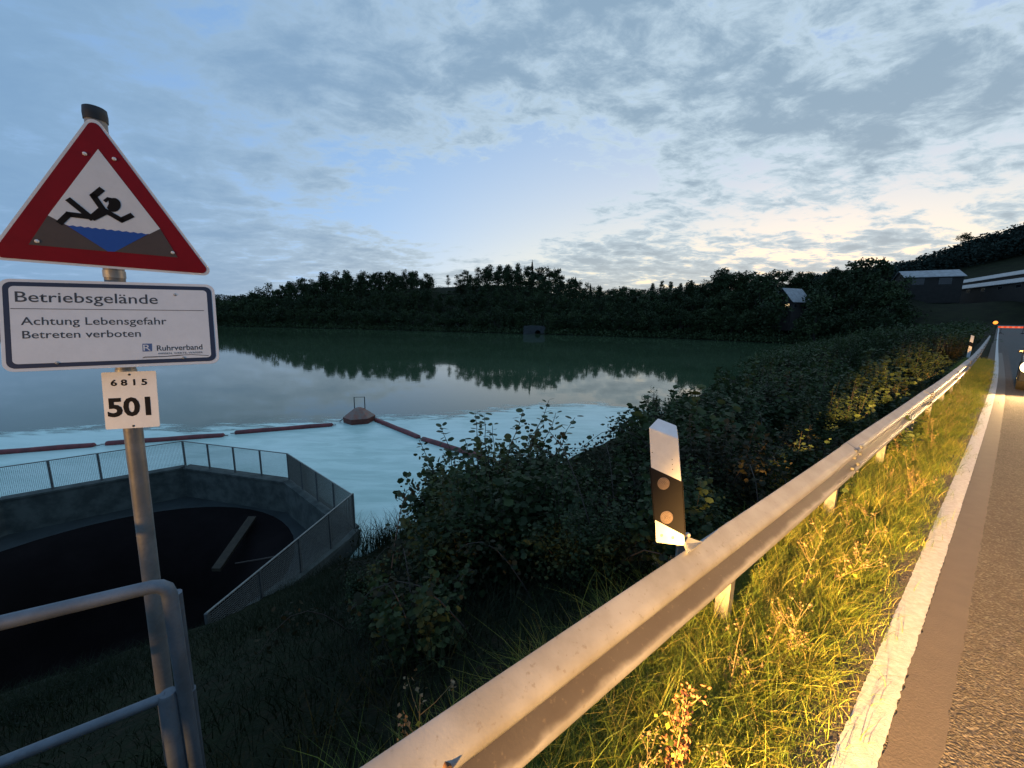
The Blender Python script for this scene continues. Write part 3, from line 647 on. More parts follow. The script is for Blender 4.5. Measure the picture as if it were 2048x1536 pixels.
class Plate:
    def __init__(s, c, yaw, tilt, roll, sx, sy, ox, oy): s.c = np.array(c); s.u, s.v, s.n = frame(yaw, tilt, roll); s.sx, s.sy, s.ox, s.oy = sx, sy, ox, oy
    def q(s, x, y, off=0.0): return on_plane(s.ox + x / s.sx, s.oy + y / s.sy, s.c, s.n) + s.n * off
    def uv(s, a_, b_, off=0.0): return s.c + s.u * a_ + s.v * b_ + s.n * off
    def shape(s, pts, name, mat, parent, off, thick=0.0008, bevel=0.0, uv=False):
        return MB().prism([(s.uv if uv else s.q)(x, y, off) for x, y in pts], -s.n * thick).build(name, mat, parent, bevel=bevel)
    def stroke(s, pts, w, name, mat, parent, off, closed=False):
        mb = MB(); P = [s.q(x, y, off) for x, y in pts]
        for a_, b_ in zip(P[:-1], P[1:]):
            d_ = (b_ - a_) / (np.linalg.norm(b_ - a_) + 1e-9); e = np.cross(s.n, d_)
            mb.prism([a_ - d_ * w * 0.35 - e * w / 2, b_ + d_ * w * 0.35 - e * w / 2, b_ + d_ * w * 0.35 + e * w / 2, a_ - d_ * w * 0.35 + e * w / 2], -s.n * 0.0006)
        return mb.build(name, mat, parent)
    def text(s, body, p0, p1, cap, name, mat, parent, off=0.0012, bold=0.0):
        cu = bpy.data.curves.new(name, 'FONT'); cu.body = body; cu.size = 1; cu.extrude = 0.0; cu.offset = bold; cu.resolution_u = 3
        ob = bpy.data.objects.new(name, cu); COL.objects.link(ob)
        bpy.context.view_layer.update(); dg = bpy.context.evaluated_depsgraph_get()
        me = bpy.data.meshes.new_from_object(ob.evaluated_get(dg)); bpy.data.objects.remove(ob)
        co = np.empty(len(me.vertices) * 3, np.float32); me.vertices.foreach_get('co', co); co = co.reshape(-1, 3)
        x0, x1 = co[:, 0].min(), co[:, 0].max(); a_, b_ = s.q(*p0), s.q(*p1); top = s.q(p0[0], p0[1] - cap)
        du = (b_ - a_) / (x1 - x0); dv = s.v * np.linalg.norm(top - a_) / 0.70
        P = a_ + (co[:, :1] - x0) * du + co[:, 1:2] * dv + s.n * off - ORG[parent.name]
        me.vertices.foreach_set('co', P.astype(np.float32).ravel()); me.materials.clear(); me.materials.append(MAT[mat]); me.update()
        return link(name, me, parent)
def rounded(w, h, r, n=6):
    out = []
    for cx, cy, a0 in ((w / 2 - r, h / 2 - r, 0), (-w / 2 + r, h / 2 - r, 90), (-w / 2 + r, -h / 2 + r, 180), (w / 2 - r, -h / 2 + r, 270)):
        for k in range(n + 1):
            a_ = math.radians(a0 + 90 * k / n); out.append((cx + r * math.cos(a_), cy + r * math.sin(a_)))
    return out
def rtri(side, r, n=6):
    R_ = side / math.sqrt(3); out = []
    for a0 in (90, 210, 330):
        c = np.array((math.cos(math.radians(a0)), math.sin(math.radians(a0)))) * (R_ - 2 * r)
        for k in range(n + 1):
            a_ = math.radians(a0 - 60 + 120 * k / n); out.append((c[0] + r * math.cos(a_), c[1] + r * math.sin(a_)))
    return out
tri = Plate(ctr(-1.3666, 2.0105), 0.5976, -0.034, -0.0216, 4.152, 4.152, 0, 190)
SD = 0.5579 * SC
t1 = tri.shape(rtri(SD, 0.024), 'triangle_sign', 'sign_white', ts, 0.0, 0.004, uv=True)
tri.shape(rtri(SD - 0.030, 0.018), 'red_border', 'sign_red', t1, 0.0012, 0.001, uv=True)
def wave(x0, y0, x1, y1, n, amp): return [(x0 + (x1 - x0) * k / n, y0 + (y1 - y0) * k / n + (amp if k % 2 else -amp)) for k in range(n + 1)]
wv = wave(545, 1080, 1240, 1156, 22, 4)
tri.shape([(815, 450), (1330, 1112), (1240, 1156)] + wv[::-1][1:] + [(400, 1000)], 'white_field', 'sign_white', t1, 0.0024, 0.001)
tri.shape([(400, 1000), (545, 1080), (897, 1300), (240, 1242)], 'brown_bank', 'sign_brown', t1, 0.0025, 0.001)
tri.shape([(1330, 1112), (1476, 1350), (955, 1302), (1240, 1156)], 'brown_bank', 'sign_brown', t1, 0.0025, 0.001)
tri.shape(wv + [(955, 1302), (897, 1300)], 'blue_water', 'sign_blue', t1, 0.0026, 0.001)
mmc = 1 / 4.152 / F * PY
sw = MB()
fig = t1
tri.stroke([(580, 876), (760, 1022)], 38 * mmc, 'swimmer_leg', 'ink', fig, 0.0036)
tri.stroke([(503, 1058), (572, 992), (752, 1014)], 36 * mmc, 'swimmer_leg', 'ink', fig, 0.0039)
tri.stroke([(842, 930), (778, 840), (840, 790)], 38 * mmc, 'swimmer_arm', 'ink', fig, 0.0036)
tri.stroke([(868, 958), (1010, 1040), (1090, 1003)], 36 * mmc, 'swimmer_arm', 'ink', fig, 0.0036)
tri.shape([(735, 1010), (840, 920), (910, 985), (785, 1046)], 'swimmer_torso', 'ink', fig, 0.0042, 0.0006)
tri.shape([(945 + 60 * math.cos(w), 914 + 58 * math.sin(w)) for w in np.linspace(-2.35, 2.75, 24)] + [(905, 905)], 'swimmer_head', 'ink', fig, 0.0036, 0.0006)
tri.stroke([(930, 868), (900, 862), (876, 880)], 20 * mmc, 'swimmer_hair', 'ink', fig, 0.0038)
def bolts(pl_, pts, r_, mat, parent, off):
    for x, y in pts:
        c = pl_.q(x, y, off); MB().tube([c - pl_.n * 0.003, c + pl_.n * 0.001, c + pl_.n * 0.003], [r_, r_, r_ * 0.5], 10).build('bolt', mat, parent)
bolts(tri, [(705, 490), (950, 533), (310, 1215), (1435, 1310)], 0.0062, 'sign_white', t1, 0.004)
notice = Plate(ctr(-1.3819, 1.6605), 0.4541, 0.2326, 0.0162, 4.267, 4.267, 0, 540)
NW, NH = 0.5617 * SC, 0.3029 * SC
t2 = notice.shape(rounded(NW, NH, 0.03), 'notice_sign', 'sign_white', ts, 0.0, 0.004, uv=True)
notice.shape(rounded(NW - 0.022, NH - 0.022, 0.024), 'navy_border', 'sign_navy', t2, 0.0012, 0.001, uv=True)
notice.shape(rounded(NW - 0.054, NH - 0.054, 0.014), 'white_field', 'sign_white', t2, 0.0022, 0.001, uv=True)
notice.text('Betriebsgelände', (133, 272), (1350, 291), 90, 'lettering', 'ink_grey', t2, 0.0028, 0.004)
notice.stroke([(95, 330), (1740, 348)], 0.0022, 'rule', 'ink_grey', t2, 0.0028)
notice.text('Achtung Lebensgefahr', (182, 470), (1425, 466), 68, 'lettering', 'ink_grey', t2, 0.0028, 0.004)
notice.text('Betreten verboten', (196, 586), (1205, 570), 66, 'lettering', 'ink_grey', t2, 0.0028, 0.004)
notice.text('Ruhrverband', (1342, 690), (1730, 678), 46, 'lettering', 'ink_grey', t2, 0.0028, 0.012)
notice.text('WISSEN, WERTE, WASSER', (1350, 722), (1732, 710), 15, 'lettering', 'ink_grey', t2, 0.0028, 0.004)
notice.shape([(1217, 630), (1298, 628), (1300, 694), (1219, 697)], 'logo', 'logo_blue', t2, 0.0028, 0.0006)
notice.text('R', (1228, 690), (1290, 688), 52, 'logo_letter', 'sign_white', t2, 0.0034, 0.0)
notice.stroke([(1222, 750), (1240, 742), (1330, 740), (1420, 737), (1520, 728), (1640, 722), (1780, 731)], 0.0022, 'swoosh', 'ink_grey', t2, 0.0028)
notice.stroke([(1222, 750), (1400, 741), (1500, 734), (1560, 728)], 0.0012, 'swoosh', 'ink_grey', t2, 0.0028)
bolts(notice, [(1495, 213), (490, 793), (1570, 750)], 0.0055, 'galvanised', t2, 0.003)
num = Plate(ctr(-1.3775, 1.3905), 0.2259, 0.1321, 0.0226, 4.267, 4.267, 0, 540)
t3 = num.shape(rounded(0.1649 * SC, 0.2046 * SC, 0.006), 'number_plate', 'plate_white', ts, 0.0, 0.003, uv=True)
num.text('6 8 1 5', (946, 989), (1258, 978), 50, 'digits', 'ink', t3, 0.0008, 0.03)
num.text('501', (922, 1250), (1292, 1230), 150, 'digits', 'ink', t3, 0.0008, 0.035)
bolts(num, [(1103, 893), (1140, 1330)], 0.0042, 'dark_steel', t3, 0.001)
for (x, y) in ((215, 548), (245, 744), (190, 300), (262, 700)):       # pipe clamps behind the plates
    c = atY(x, y, PY + 0.085); c = p_low + pd * np.dot(c - p_low, pd)
    MB().tube([c - pd * 0.014, c + pd * 0.014], 0.0345, 20).build('clamp', 'galvanised', ts)

# ------------------------------------------------------------------ handrail in the lower left corner
HY = 1.22
c0 = atY(336, 1166, HY)
tx = thing('handrail', (c0[0], c0[1], -0.2), 'tubular grey steel handrail in front of the sign post', 'handrail')
e0 = at(0, 1246, c0[2]); dr = (e0 - c0); dr /= np.linalg.norm(dr); dn2 = np.array((0, 0, -1.0)); hr = 0.0225
arc = [c0 + dr * 0.08, c0 + dr * 0.045 - dn2 * 0, c0 + dr * 0.022 + dn2 * 0.005, c0 + dr * 0.006 + dn2 * 0.020, c0 + dn2 * 0.045]
MB().tube([c0 + dr * 2.6] + [c0 + dr * 1.2] + arc + [c0 + dn2 * 0.25, c0 + dn2 * 1.25], hr, 14).build('top_rail', 'hand_rail', tx)
nrm = np.cross(dr, (0, 0, 1)); l0, l1 = on_plane(325, 1396, c0, nrm), on_plane(0, 1526, c0, nrm)
MB().tube([l0 + (l0 - l1) * 0.02, l0 + (l1 - l0) * 3.0], hr * 0.8, 12).build('middle_rail', 'hand_rail', tx)
sl0 = on_plane(335, 1385, c0, nrm)
MB().tube([sl0, sl0 + (0, 0, -0.01), sl0 + (-0.006, 0, -1.0)], [hr * 1.08, hr * 1.3, hr * 1.4], 14).build('post_sleeve', 'hand_rail', tx)
g0 = atY(352, 1185, HY + 0.10); g1 = atY(398, 1536, HY + 0.16)
MB().tube([g0, g1, g1 + (g1 - g0)], hr * 0.85, 12).build('brace', 'hand_rail', tx)
gs = g0 + (g1 - g0) * 0.52
MB().tube([gs, gs + (g1 - g0) * 1.2], hr * 1.05, 12).build('brace_sleeve', 'hand_rail', tx)
pe = c0 + dr * 2.6
MB().tube([pe, pe + dn2 * 1.4], hr, 12).build('post', 'hand_rail', tx)

# ------------------------------------------------------------------ leaves and crowns
def leaf_cloud(P, size, rg, squash=1.0, up_bias=0.0, shape='diamond', ax=None):
    """a small bent leaf at every point; returns verts, faces, tint"""
    n = len(P); a = rg.normal(size=(n, 3)); a[:, 2] *= 0.7
    if ax is not None: a = a * 0.6 + ax
    a /= np.linalg.norm(a, axis=1, keepdims=True) + 1e-9
    r_ = rg.normal(size=(n, 3)); r_[:, 2] += up_bias; b = np.cross(a, r_); b /= np.linalg.norm(b, axis=1, keepdims=True) + 1e-9
    c = np.cross(a, b)
    s = (size * rg.uniform(0.6, 1.35, n))[:, None]
    if shape == 'diamond':
        V = np.stack([P - a * s * 0.5, P + b * s * 0.36 + c * s * 0.08, P + a * s * 0.5, P - b * s * 0.36 + c * s * 0.08], 1)
        Fs = np.array([(0, 1, 2), (0, 2, 3)])
    else:   # rounded leaf
        V = np.stack([P - a * s * 0.5, P - a * s * 0.22 + b * s * 0.40 + c * s * 0.06, P + a * s * 0.24 + b * s * 0.37 + c * s * 0.05, P + a * s * 0.52 - c * s * 0.05, P + a * s * 0.24 - b * s * 0.37 + c * s * 0.05, P - a * s * 0.22 - b * s * 0.40 + c * s * 0.06], 1)
        Fs = np.array([(0, 1, 5), (1, 2, 4), (1, 4, 5), (2, 3, 4)])
    k = V.shape[1]
    return V.reshape(-1, 3), (Fs[None] + (np.arange(n) * k)[:, None, None]).reshape(-1, 3), k
def cloud_mesh(name, P, size, rg, mat, tint, **kw):
    V, Fs, k = leaf_cloud(P, size, rg, **kw)
    return mesh_np(name, V, Fs, mat, np.repeat(np.clip(tint, 0, 1), k))
def taper(mb, p0, p1, r0, r1, n=6, wob=0.0, rg=None):
    pts = [np.array(p0) + (np.array(p1) - np.array(p0)) * k / 4 for k in range(5)]
    if wob: pts = [p + (rg.normal(size=3) * wob if 0 < i < 4 else 0) for i, p in enumerate(pts)]
    mb.tube(pts, [r0 + (r1 - r0) * k / 4 for k in range(5)], n, cap=False)
def broadleaf(seed, h=12.0, spread=0.34, low=0.12, leaves=2300, size=0.62, lobes=16, open_=0.0, mat='tree_leaf'):
    rg = np.random.default_rng(seed); L = []
    for i in range(lobes):
        z = rg.uniform(low, 0.93); prof_ = math.sin(min(1, (z - low * 0.4) / (1 - low * 0.4)) ** 0.75 * math.pi) ** 0.6
        w = rg.uniform(0, 2 * math.pi); rr = spread * prof_ * rg.uniform(0.25, 0.95)
        L.append((np.array((rr * math.cos(w), rr * math.sin(w), z)), rg.uniform(0.10, 0.17) * (1 - open_ * 0.35)))
    P, T_ = [], []
    per = leaves // lobes
    for c, r_ in L:
        q = rg.normal(size=(per, 3)); q /= np.linalg.norm(q, axis=1, keepdims=True)
        q *= (rg.uniform(0.0, 1, per) ** 0.38)[:, None]; q *= (1 + 0.25 * np.sin(q[:, :1] * 9 + c[0] * 30))
        P.append((c + q * r_ * np.array((1.1, 1.1, 0.85))) * h); T_.append(np.full(per, rg.uniform(0.15, 0.75)) + rg.normal(0, 0.14, per))
    crown = cloud_mesh('crown', np.concatenate(P), size, rg, mat, np.concatenate(T_))
    mb = MB(); top = np.array((rg.normal() * 0.3, rg.normal() * 0.3, h * 0.62)); taper(mb, (0, 0, -1.2), top, h * 0.022, h * 0.010, 7, 0.08, rg)
    for c, r_ in L[:9]:
        b_ = np.array((0, 0, max(0.10, c[2] * 0.5) * h)); taper(mb, b_ + top * np.array((1, 1, 0)) * 0.5, c * h, h * 0.009, h * 0.002, 5, 0.15, rg)
    trunk = mb.build('trunk', 'bark'); me = trunk.data; bpy.data.objects.remove(trunk)
    return crown, me
def conifer(seed, h=16.0, spread=0.17, leaves=2300, size=0.55):
    rg = np.random.default_rng(seed); P, T_ = [], []
    for i in range(26):
        z = 0.12 + 0.86 * i / 26; rad = spread * (1.06 - z) * rg.uniform(0.75, 1.15)
        for k in range(7):
            w = rg.uniform(0, 2 * math.pi); m = max(3, int(leaves / 182)); t = rg.uniform(0.05, 1, m)
            P.append(np.stack([rad * t * math.cos(w), rad * t * math.sin(w), z - 0.05 * t + rg.normal(0, 0.008, m)], 1) * h); T_.append(np.full(m, rg.uniform(0.2, 0.7)))
    P.append(np.stack([np.zeros(14), np.zeros(14), np.linspace(0.90, 1.0, 14)], 1) * h + rg.normal(size=(14, 3)) * 0.15); T_.append(np.full(14, 0.3))
    crown = cloud_mesh('crown', np.concatenate(P), size, rg, 'conifer_leaf', np.concatenate(T_))
    mb = MB(); taper(mb, (0, 0, -1), (0, 0, h * 0.93), h * 0.014, h * 0.003, 6); trunk = mb.build('trunk', 'bark'); me = trunk.data; bpy.data.objects.remove(trunk)
    return crown, me
PROTO = [broadleaf(20 + i, 12, 0.30 + 0.05 * (i % 3), 0.06 + 0.03 * (i % 2), 2600, 0.58, 15 + i) for i in range(7)]
OPEN = [broadleaf(50 + i, 14, 0.24, 0.30, 1500, 0.55, 11, 0.5) for i in range(3)]
SLIM = broadleaf(70, 12, 0.11, 0.10, 700, 0.50, 12, 0.3)
FIR = [conifer(80), conifer(81, 15, 0.21)]
def place_tree(pr, x, y, h, base_h, label, group=None, name='broadleaf_tree', rz=None, wide=1.0, sink=0.0):
    z = float(ground(x, y)) - sink; t = thing(name, (x, y, z), label, 'tree', group)
    t.rotation_euler = (0, 0, random.uniform(0, 6.28) if rz is None else rz); k = h / base_h; t.scale = (k * wide, k * wide, k)
    link('crown', pr[0], t); link('trunk', pr[1], t)
    return t
def polar(x, r): a = azof(x); return r * math.sin(a), r * math.cos(a)
pf = lambda x, col: float(np.interp(azof(x), PAZ, PROF[:, col]))
# waterside row, then rows climbing to the skyline of the wooded far shore
for row, (f0, f1, step, hh) in enumerate(((0.00, 0.05, 15, (8, 12)), (0.30, 0.42, 22, (11, 14)), (0.62, 0.74, 24, (12, 15)), (0.94, 1.04, 21, (11, 15)))):
    x = 415 + 5 * row
    while x < 1785:
        r0, r1 = pf(x, 1), pf(x, 3); r = r0 + 4 + (r1 - r0) * random.uniform(f0, f1) + (random.uniform(0, 6) if row == 0 else 0)
        hmax = pf(x, 4)
        skip = (1052 < x < 1096 and row == 0) or (row >= 2 and 862 < x < 918)  or (x > 1735 and row >= 2) or (1532 < x < 1606 and row in (0, 1, 2))
        if not skip:
            h = random.uniform(*hh) * (hmax / 13 if row == 3 and hmax > 6 else 1) * (0.8 if x > 1550 and row == 0 else 1)
            if row == 3 and 918 < x < 1045: pr, bh = random.choice(OPEN), 14
            else: pr, bh = random.choice(PROTO), 12
            X_, Y_ = polar(x, r)
            lab, grp = (('leafy waterside tree hanging over the far lake shore', 'trees along the far waterline') if row == 0 else
                        ('dark tree in the woods climbing the far shore', 'trees of the wooded far slope') if row < 3 else
                        ('tree on the wooded skyline above the lake', 'trees along the skyline'))
            deep = row >= 2 and bh == 12 and x < 860
            place_tree(pr, X_, Y_, h * (1.25 if deep else 1), bh, lab, grp, wide=random.uniform(0.85, 1.15), sink=3.2 if deep else 0.0)
        x += step * random.uniform(0.75, 1.25)
def special_tree(pr, bh, x, ytop, r, label, name='broadleaf_tree', group=None, wide=1.0):
    X_, Y_ = polar(x, r); z = float(ground(X_, Y_)); h = CAMZ + r * tanel(x, ytop) - z
    return place_tree(pr, X_, Y_, max(3, h), bh, label, group, name, wide=wide)
special_tree(FIR[0], 16.4, 1062, 519, 268, 'tall pointed spruce rising above the highest clump of woods', 'spruce_tree')
special_tree(FIR[1], 15.4, 1148, 553, 262, 'ragged spruce on the falling edge of the woods', 'spruce_tree')
special_tree(FIR[1], 15.4, 1178, 566, 258, 'small spruce left of the gap in the skyline', 'spruce_tree')
special_tree(PROTO[2], 12, 816, 538, 312, 'round tree standing proud at the end of the left ridge', wide=0.8)
special_tree(PROTO[4], 12, 845, 556, 318, 'left of two bushy trees before the hilltop meadow', wide=0.75)
special_tree(PROTO[1], 12, 864, 556, 316, 'right of two bushy trees before the hilltop meadow', wide=0.75)
special_tree(SLIM, 12, 897, 544, 322, 'slim leaning poplar alone on the hilltop meadow', 'poplar_tree')
special_tree(PROTO[5], 12, 938, 542, 312, 'bushy tree just right of the hilltop meadow', wide=0.8)
for x, y in ((958, 533), (978, 526), (996, 530), (1015, 527), (1036, 524)): special_tree(OPEN[x % 3], 14, x, y, 284, 'tall thin crowned tree in the open row on the skyline', group='open skyline row', wide=0.95)
special_tree(PROTO[6], 12, 1436, 536, 205, 'big domed tree above the middle of the right bank', wide=1.0)
for x, y in ((1300, 566), (1318, 562), (1336, 563), (1356, 566)): special_tree(PROTO[(x // 2) % 7], 12, x, y, 690, 'small round tree in the row on the distant hill', group='row on the distant hill', wide=0.75)
special_tree(OPEN[1], 14, 1899, 468, 428, 'lone wind-bent tree on the crest of the right hill', wide=1.4)
special_tree(PROTO[0], 12, 1745, 519, 190, 'dark tree beside the barns, tallest of the right group', wide=0.9)
special_tree(PROTO[3], 12, 1705, 520, 200, 'broad dark tree left of the barns', wide=1.1)
special_tree(PROTO[5], 12, 1782, 552, 180, 'dark tree nearest to the small barn', wide=0.9)
special_tree(PROTO[2], 12, 1660, 548, 185, 'dark tree right behind the lit house', wide=1.0)
special_tree(PROTO[4], 12, 1520, 548, 176, 'dark tree in front of the left side of the lit house', wide=0.9)
special_tree(PROTO[1], 12, 1633, 590, 162, 'dark tree in front of the right side of the lit house', wide=1.0)
# woods that read as one mass on the far hills
rg = np.random.default_rng(9); P, T_ = [], []
def wood_clump(X_, Y_, h, w):
    m = 90; q = rg.normal(size=(m, 3)); q /= np.linalg.norm(q, axis=1, keepdims=True); q *= rg.uniform(0.5, 1, m)[:, None] ** 0.5
    z = float(ground(X_, Y_)); P.append(np.array((X_, Y_, z + h * 0.5)) + q * np.array((w, w, h * 0.5))); T_.append(np.full(m, rg.uniform(0.1, 0.9)))
for x in np.arange(1600, 2300, 6.5):
    r2 = pf(x, 6)
    for f_ in (1.0, 0.93, 0.86, 0.78): wood_clump(*polar(x + rg.uniform(-4, 4), r2 * f_ * rg.uniform(0.98, 1.02)), rg.uniform(8, 11), rg.uniform(4.5, 6.5))
for x in np.concatenate([np.arange(-300, 540, 6), np.arange(1180, 1420, 5)]):
    r2 = pf(x, 6)
    for f_ in (1.0, 0.95): wood_clump(*polar(x + rg.uniform(-4, 4), r2 * f_), rg.uniform(8, 11), rg.uniform(5, 8))
for x in np.arange(-420, 420, 7):
    for f_ in (0.0, 0.4, 0.9):
        r0, r1 = pf(x, 1), pf(x, 3); wood_clump(*polar(x + rg.uniform(-4, 4), r0 + 5 + (r1 - r0) * f_), rg.uniform(10, 14), rg.uniform(5, 7))
tag(link('distant_wood', cloud_mesh('distant_wood', np.concatenate(P), 1.5, rg, 'far_leaf', np.concatenate(T_)), kind='stuff'), 'dark woods covering the far hills beyond the lake', 'woods')
# undergrowth filling the foot of the far woods
P, T_ = [], []
for x in np.arange(400, 1830, 3.2):
    if 1050 < x < 1097: continue
    for k in range(2):
        r0, r1 = pf(x, 1), pf(x, 3); r = r0 + 2.5 + (r1 - r0) * (k * rg.uniform(0, 1))
        X_, Y_ = polar(x + rg.uniform(-2, 2), r); m = 34; q = rg.normal(size=(m, 3)) * np.array((1.5, 1.5, 1.1)); q[:, 2] = np.abs(q[:, 2])
        P.append(np.array((X_, Y_, float(ground(X_, Y_)))) + q); T_.append(np.full(m, rg.uniform(0.1, 0.8)))
for x in np.arange(415, 1790, 4.5):
    if 1545 < x < 1605: continue
    for f_ in (0.15, 0.38, 0.6, 0.82, 1.0):
        if 862 < x < 925 and f_ > 0.7: continue
        r0, r1 = pf(x, 1), pf(x, 3); X_, Y_ = polar(x + rg.uniform(-3, 3), r0 + 4 + (r1 - r0 - 4) * min(1.05, f_ + rg.uniform(-.1, .1)))
        m = 60; q = rg.normal(size=(m, 3)); q /= np.linalg.norm(q, axis=1, keepdims=True); q *= rg.uniform(0.4, 1, m)[:, None] ** 0.5; hh = rg.uniform(6, 9.5) * min(1.0, (pf(x, 4) + 1) / 12)
        P.append(np.array((X_, Y_, float(ground(X_, Y_)) + hh * 0.5)) + q * np.array((3.2, 3.2, hh * 0.5))); T_.append(np.full(m, rg.uniform(0.1, 0.8)))
P2, T2 = [], []
for x in np.arange(1530, 1990, 4.0):
    for r in np.arange(66, 205, 7.0):
        X_, Y_ = polar(x + rg.uniform(-4, 4), r + rg.uniform(-3, 3)); z = float(ground(X_, Y_)); s_ = X_ * DV[0] + Y_ * DV[1]; p_ = X_ * NV[0] + Y_ * NV[1] - float(bend(s_))
        if z < WATER - 0.05 or p_ < 3.5 or s_ > 125 or (1550 < x < 1600 and r > 165): continue
        m = 90; q = rg.normal(size=(m, 3)) * np.array((1.3, 1.3, 0.7)); q[:, 2] = np.abs(q[:, 2]); P2.append(np.array((X_, Y_, z)) + q); T2.append(np.full(m, rg.uniform(0.1, 0.8)))
tag(link('bank_scrub', cloud_mesh('bank_scrub', np.concatenate(P2), 0.36, rg, 'shrub_leaf', np.concatenate(T2)), kind='stuff'), 'low scrub covering the far part of the bank beside the road', 'scrub')
tag(link('undergrowth', cloud_mesh('undergrowth', np.concatenate(P), 0.8, rg, 'tree_leaf', np.concatenate(T_)), kind='stuff'), 'low undergrowth between the trees of the far shore', 'undergrowth')

# ------------------------------------------------------------------ culvert, houses and barns
r = pf(1072, 1) + 1.0; X_, Y_ = polar(1070, r); aw = azof(1070); ux = np.array((math.cos(aw), -math.sin(aw), 0)); uy = np.array((math.sin(aw), math.cos(aw), 0))
tcv = thing('stone_culvert', (X_, Y_, WATER - 0.5), 'grey stone culvert with a round dark opening on the far shore', 'culvert')
b_ = np.array((X_, Y_, 0.0)); g = lambda u, z, d=0.0: b_ + ux * u + uy * d + np.array((0, 0, z))
hc = [(1.5 + 1.35 * math.cos(w), -4.75 + 1.25 * math.sin(w)) for w in np.linspace(0, 2 * math.pi, 22, endpoint=False)]
outer = [(-5.5, -5.9), (5.0, -5.9), (5.0, -1.9), (3.2, -1.5), (-2.5, -1.3), (-5.5, -2.1)]
mb = MB(); mb.poly([[g(u, z) for u, z in outer], [g(u, z) for u, z in hc]])
for i in range(22):
    (u0, z0), (u1, z1) = hc[i], hc[(i + 1) % 22]; mb.add([g(u0, z0), g(u1, z1), g(u1, z1, 2.5), g(u0, z0, 2.5)], [(0, 1, 2, 3)])
for i in range(len(outer)):
    (u0, z0), (u1, z1) = outer[i], outer[(i + 1) % len(outer)]; mb.add([g(u0, z0), g(u1, z1), g(u1, z1, 2.5), g(u0, z0, 2.5)], [(0, 1, 2, 3)])
mb.build('headwall', 'stone', tcv)
MB().poly([[g(u, z, 2.4) for u, z in hc]]).build('opening', 'void', tcv)
st = []
for row in range(7):
    z = -5.3 + row * 0.55; u = -5.3 + 0.35 * (row % 2)
    while u < 4.4:
        w = random.uniform(0.6, 1.1)
        if math.hypot(u + w / 2 - 1.5, z + 0.25 + 4.75) > 1.75 and z < -1.95 and u + w < 4.9:
            st.append((u + w / 2, z + 0.25, w))
        u += w + 0.05
blk = MB().box((0, 0, 0), (1, 0.14, 0.48)).build('stone', 'stone', None, bevel=0.03); bme = blk.data; bpy.data.objects.remove(blk)
for u, z, w in st:
    o = link('stone', bme, tcv); p = g(u, z, -0.02) - ORG[tcv.name]; o.location = p; o.rotation_euler = (random.uniform(-.02, .02), 0, -aw); o.scale = (w, random.uniform(0.8, 1.5), 1)
def house(name, label, x, ybase_r, yaw, L, Wd, wall_h, roof_h, zoff, roofmat, wallmat, wins=(), lit=(), over=0.5, ridge_row=None):
    X_, Y_ = polar(x, ybase_r); z = float(ground(X_, Y_)) + zoff
    if ridge_row: z = CAMZ + ybase_r * tanel(x, ridge_row) - wall_h - roof_h
    t = thing(name, (X_, Y_, z), label, 'house' if 'house' in name else 'barn')
    e1 = np.array((math.cos(yaw), math.sin(yaw), 0)); e2 = np.array((-e1[1], e1[0], 0)); b_ = np.array((X_, Y_, z)); G = lambda a_, c_, h_: b_ + e1 * a_ + e2 * c_ + np.array((0, 0, h_))
    gable = [(-Wd / 2, -6), (Wd / 2, -6), (Wd / 2, wall_h), (0, wall_h + roof_h), (-Wd / 2, wall_h)]
    MB().prism([G(-L / 2, c_, h_) for c_, h_ in gable], e1 * L).build('wall', wallmat, t)
    k = roof_h / (Wd / 2); th = 0.18
    for sg in (-1, 1):
        MB().prism([G(-L / 2 - over, 0, wall_h + roof_h + 0.02), G(L / 2 + over, 0, wall_h + roof_h + 0.02), G(L / 2 + over, sg * (Wd / 2 + over), wall_h - over * k + 0.02), G(-L / 2 - over, sg * (Wd / 2 + over), wall_h - over * k + 0.02)], (0, 0, th)).build('roof', roofmat, t)
    for i, (side, a_, h_, w_, hh) in enumerate(wins):
        c_, n_, tv = (G(a_, -Wd / 2, h_), -e2, e1) if side == 'f' else (G(-L / 2, a_, h_), -e1, e2)
        o = MB().box(c_ + n_ * 0.04, (w_ + 0.24, 0.08, hh + 0.24), tv, n_).build('window', 'fence_post', t)
        MB().box(c_ + n_ * 0.09, (w_, 0.02, hh), tv, n_).build('pane', 'lamp_window' if i in lit else 'glass_dark', o)
    return t, G
ah = azof(1590)
t_, G_ = house('house', 'dark house with pale steep roof and one lit window among the trees', 1576, 186, -ah + 0.95, 9.5, 8.5, 5.0, 4.8, -0.5, 'roof_pale', 'house_wall',
      [('g', -2.5, 3.5, 1.5, 1.2), ('g', 2.0, 3.5, 1.3, 1.2), ('g', 0, 6.5, 1.2, 1.2), ('f', -3, 3.2, 1.2, 1.3), ('f', 2, 3.2, 1.2, 1.3)], lit=(0,), ridge_row=578)
MB().box(G_(2, 0.8, 9.4), (0.8, 0.8, 1.6)).build('chimney', 'house_wall', t_)
house('barn', 'small barn with pale roof at the foot of the right hill', 1838, 212, -azof(1838) + 0.30, 15, 12, 3.2, 2.6, 0.5, 'roof_pale', 'barn_wall', [('f', -4, 1.6, 3, 2.0), ('f', 3, 1.6, 3, 2.0)], ridge_row=543)
(xa, ya), (xb, yb) = polar(1905, 262), polar(2190, 196); yw = math.atan2(yb - ya, xb - xa)
house('long_barn', 'long low barn with pale roof, the upper of two on the right hill', 2048, 224, yw, 125, 11, 1.2, 2.2, 1.0, 'roof_pale', 'barn_wall', [], ridge_row=538)
(xa, ya), (xb, yb) = polar(1838, 250), polar(2190, 176); yw = math.atan2(yb - ya, xb - xa)
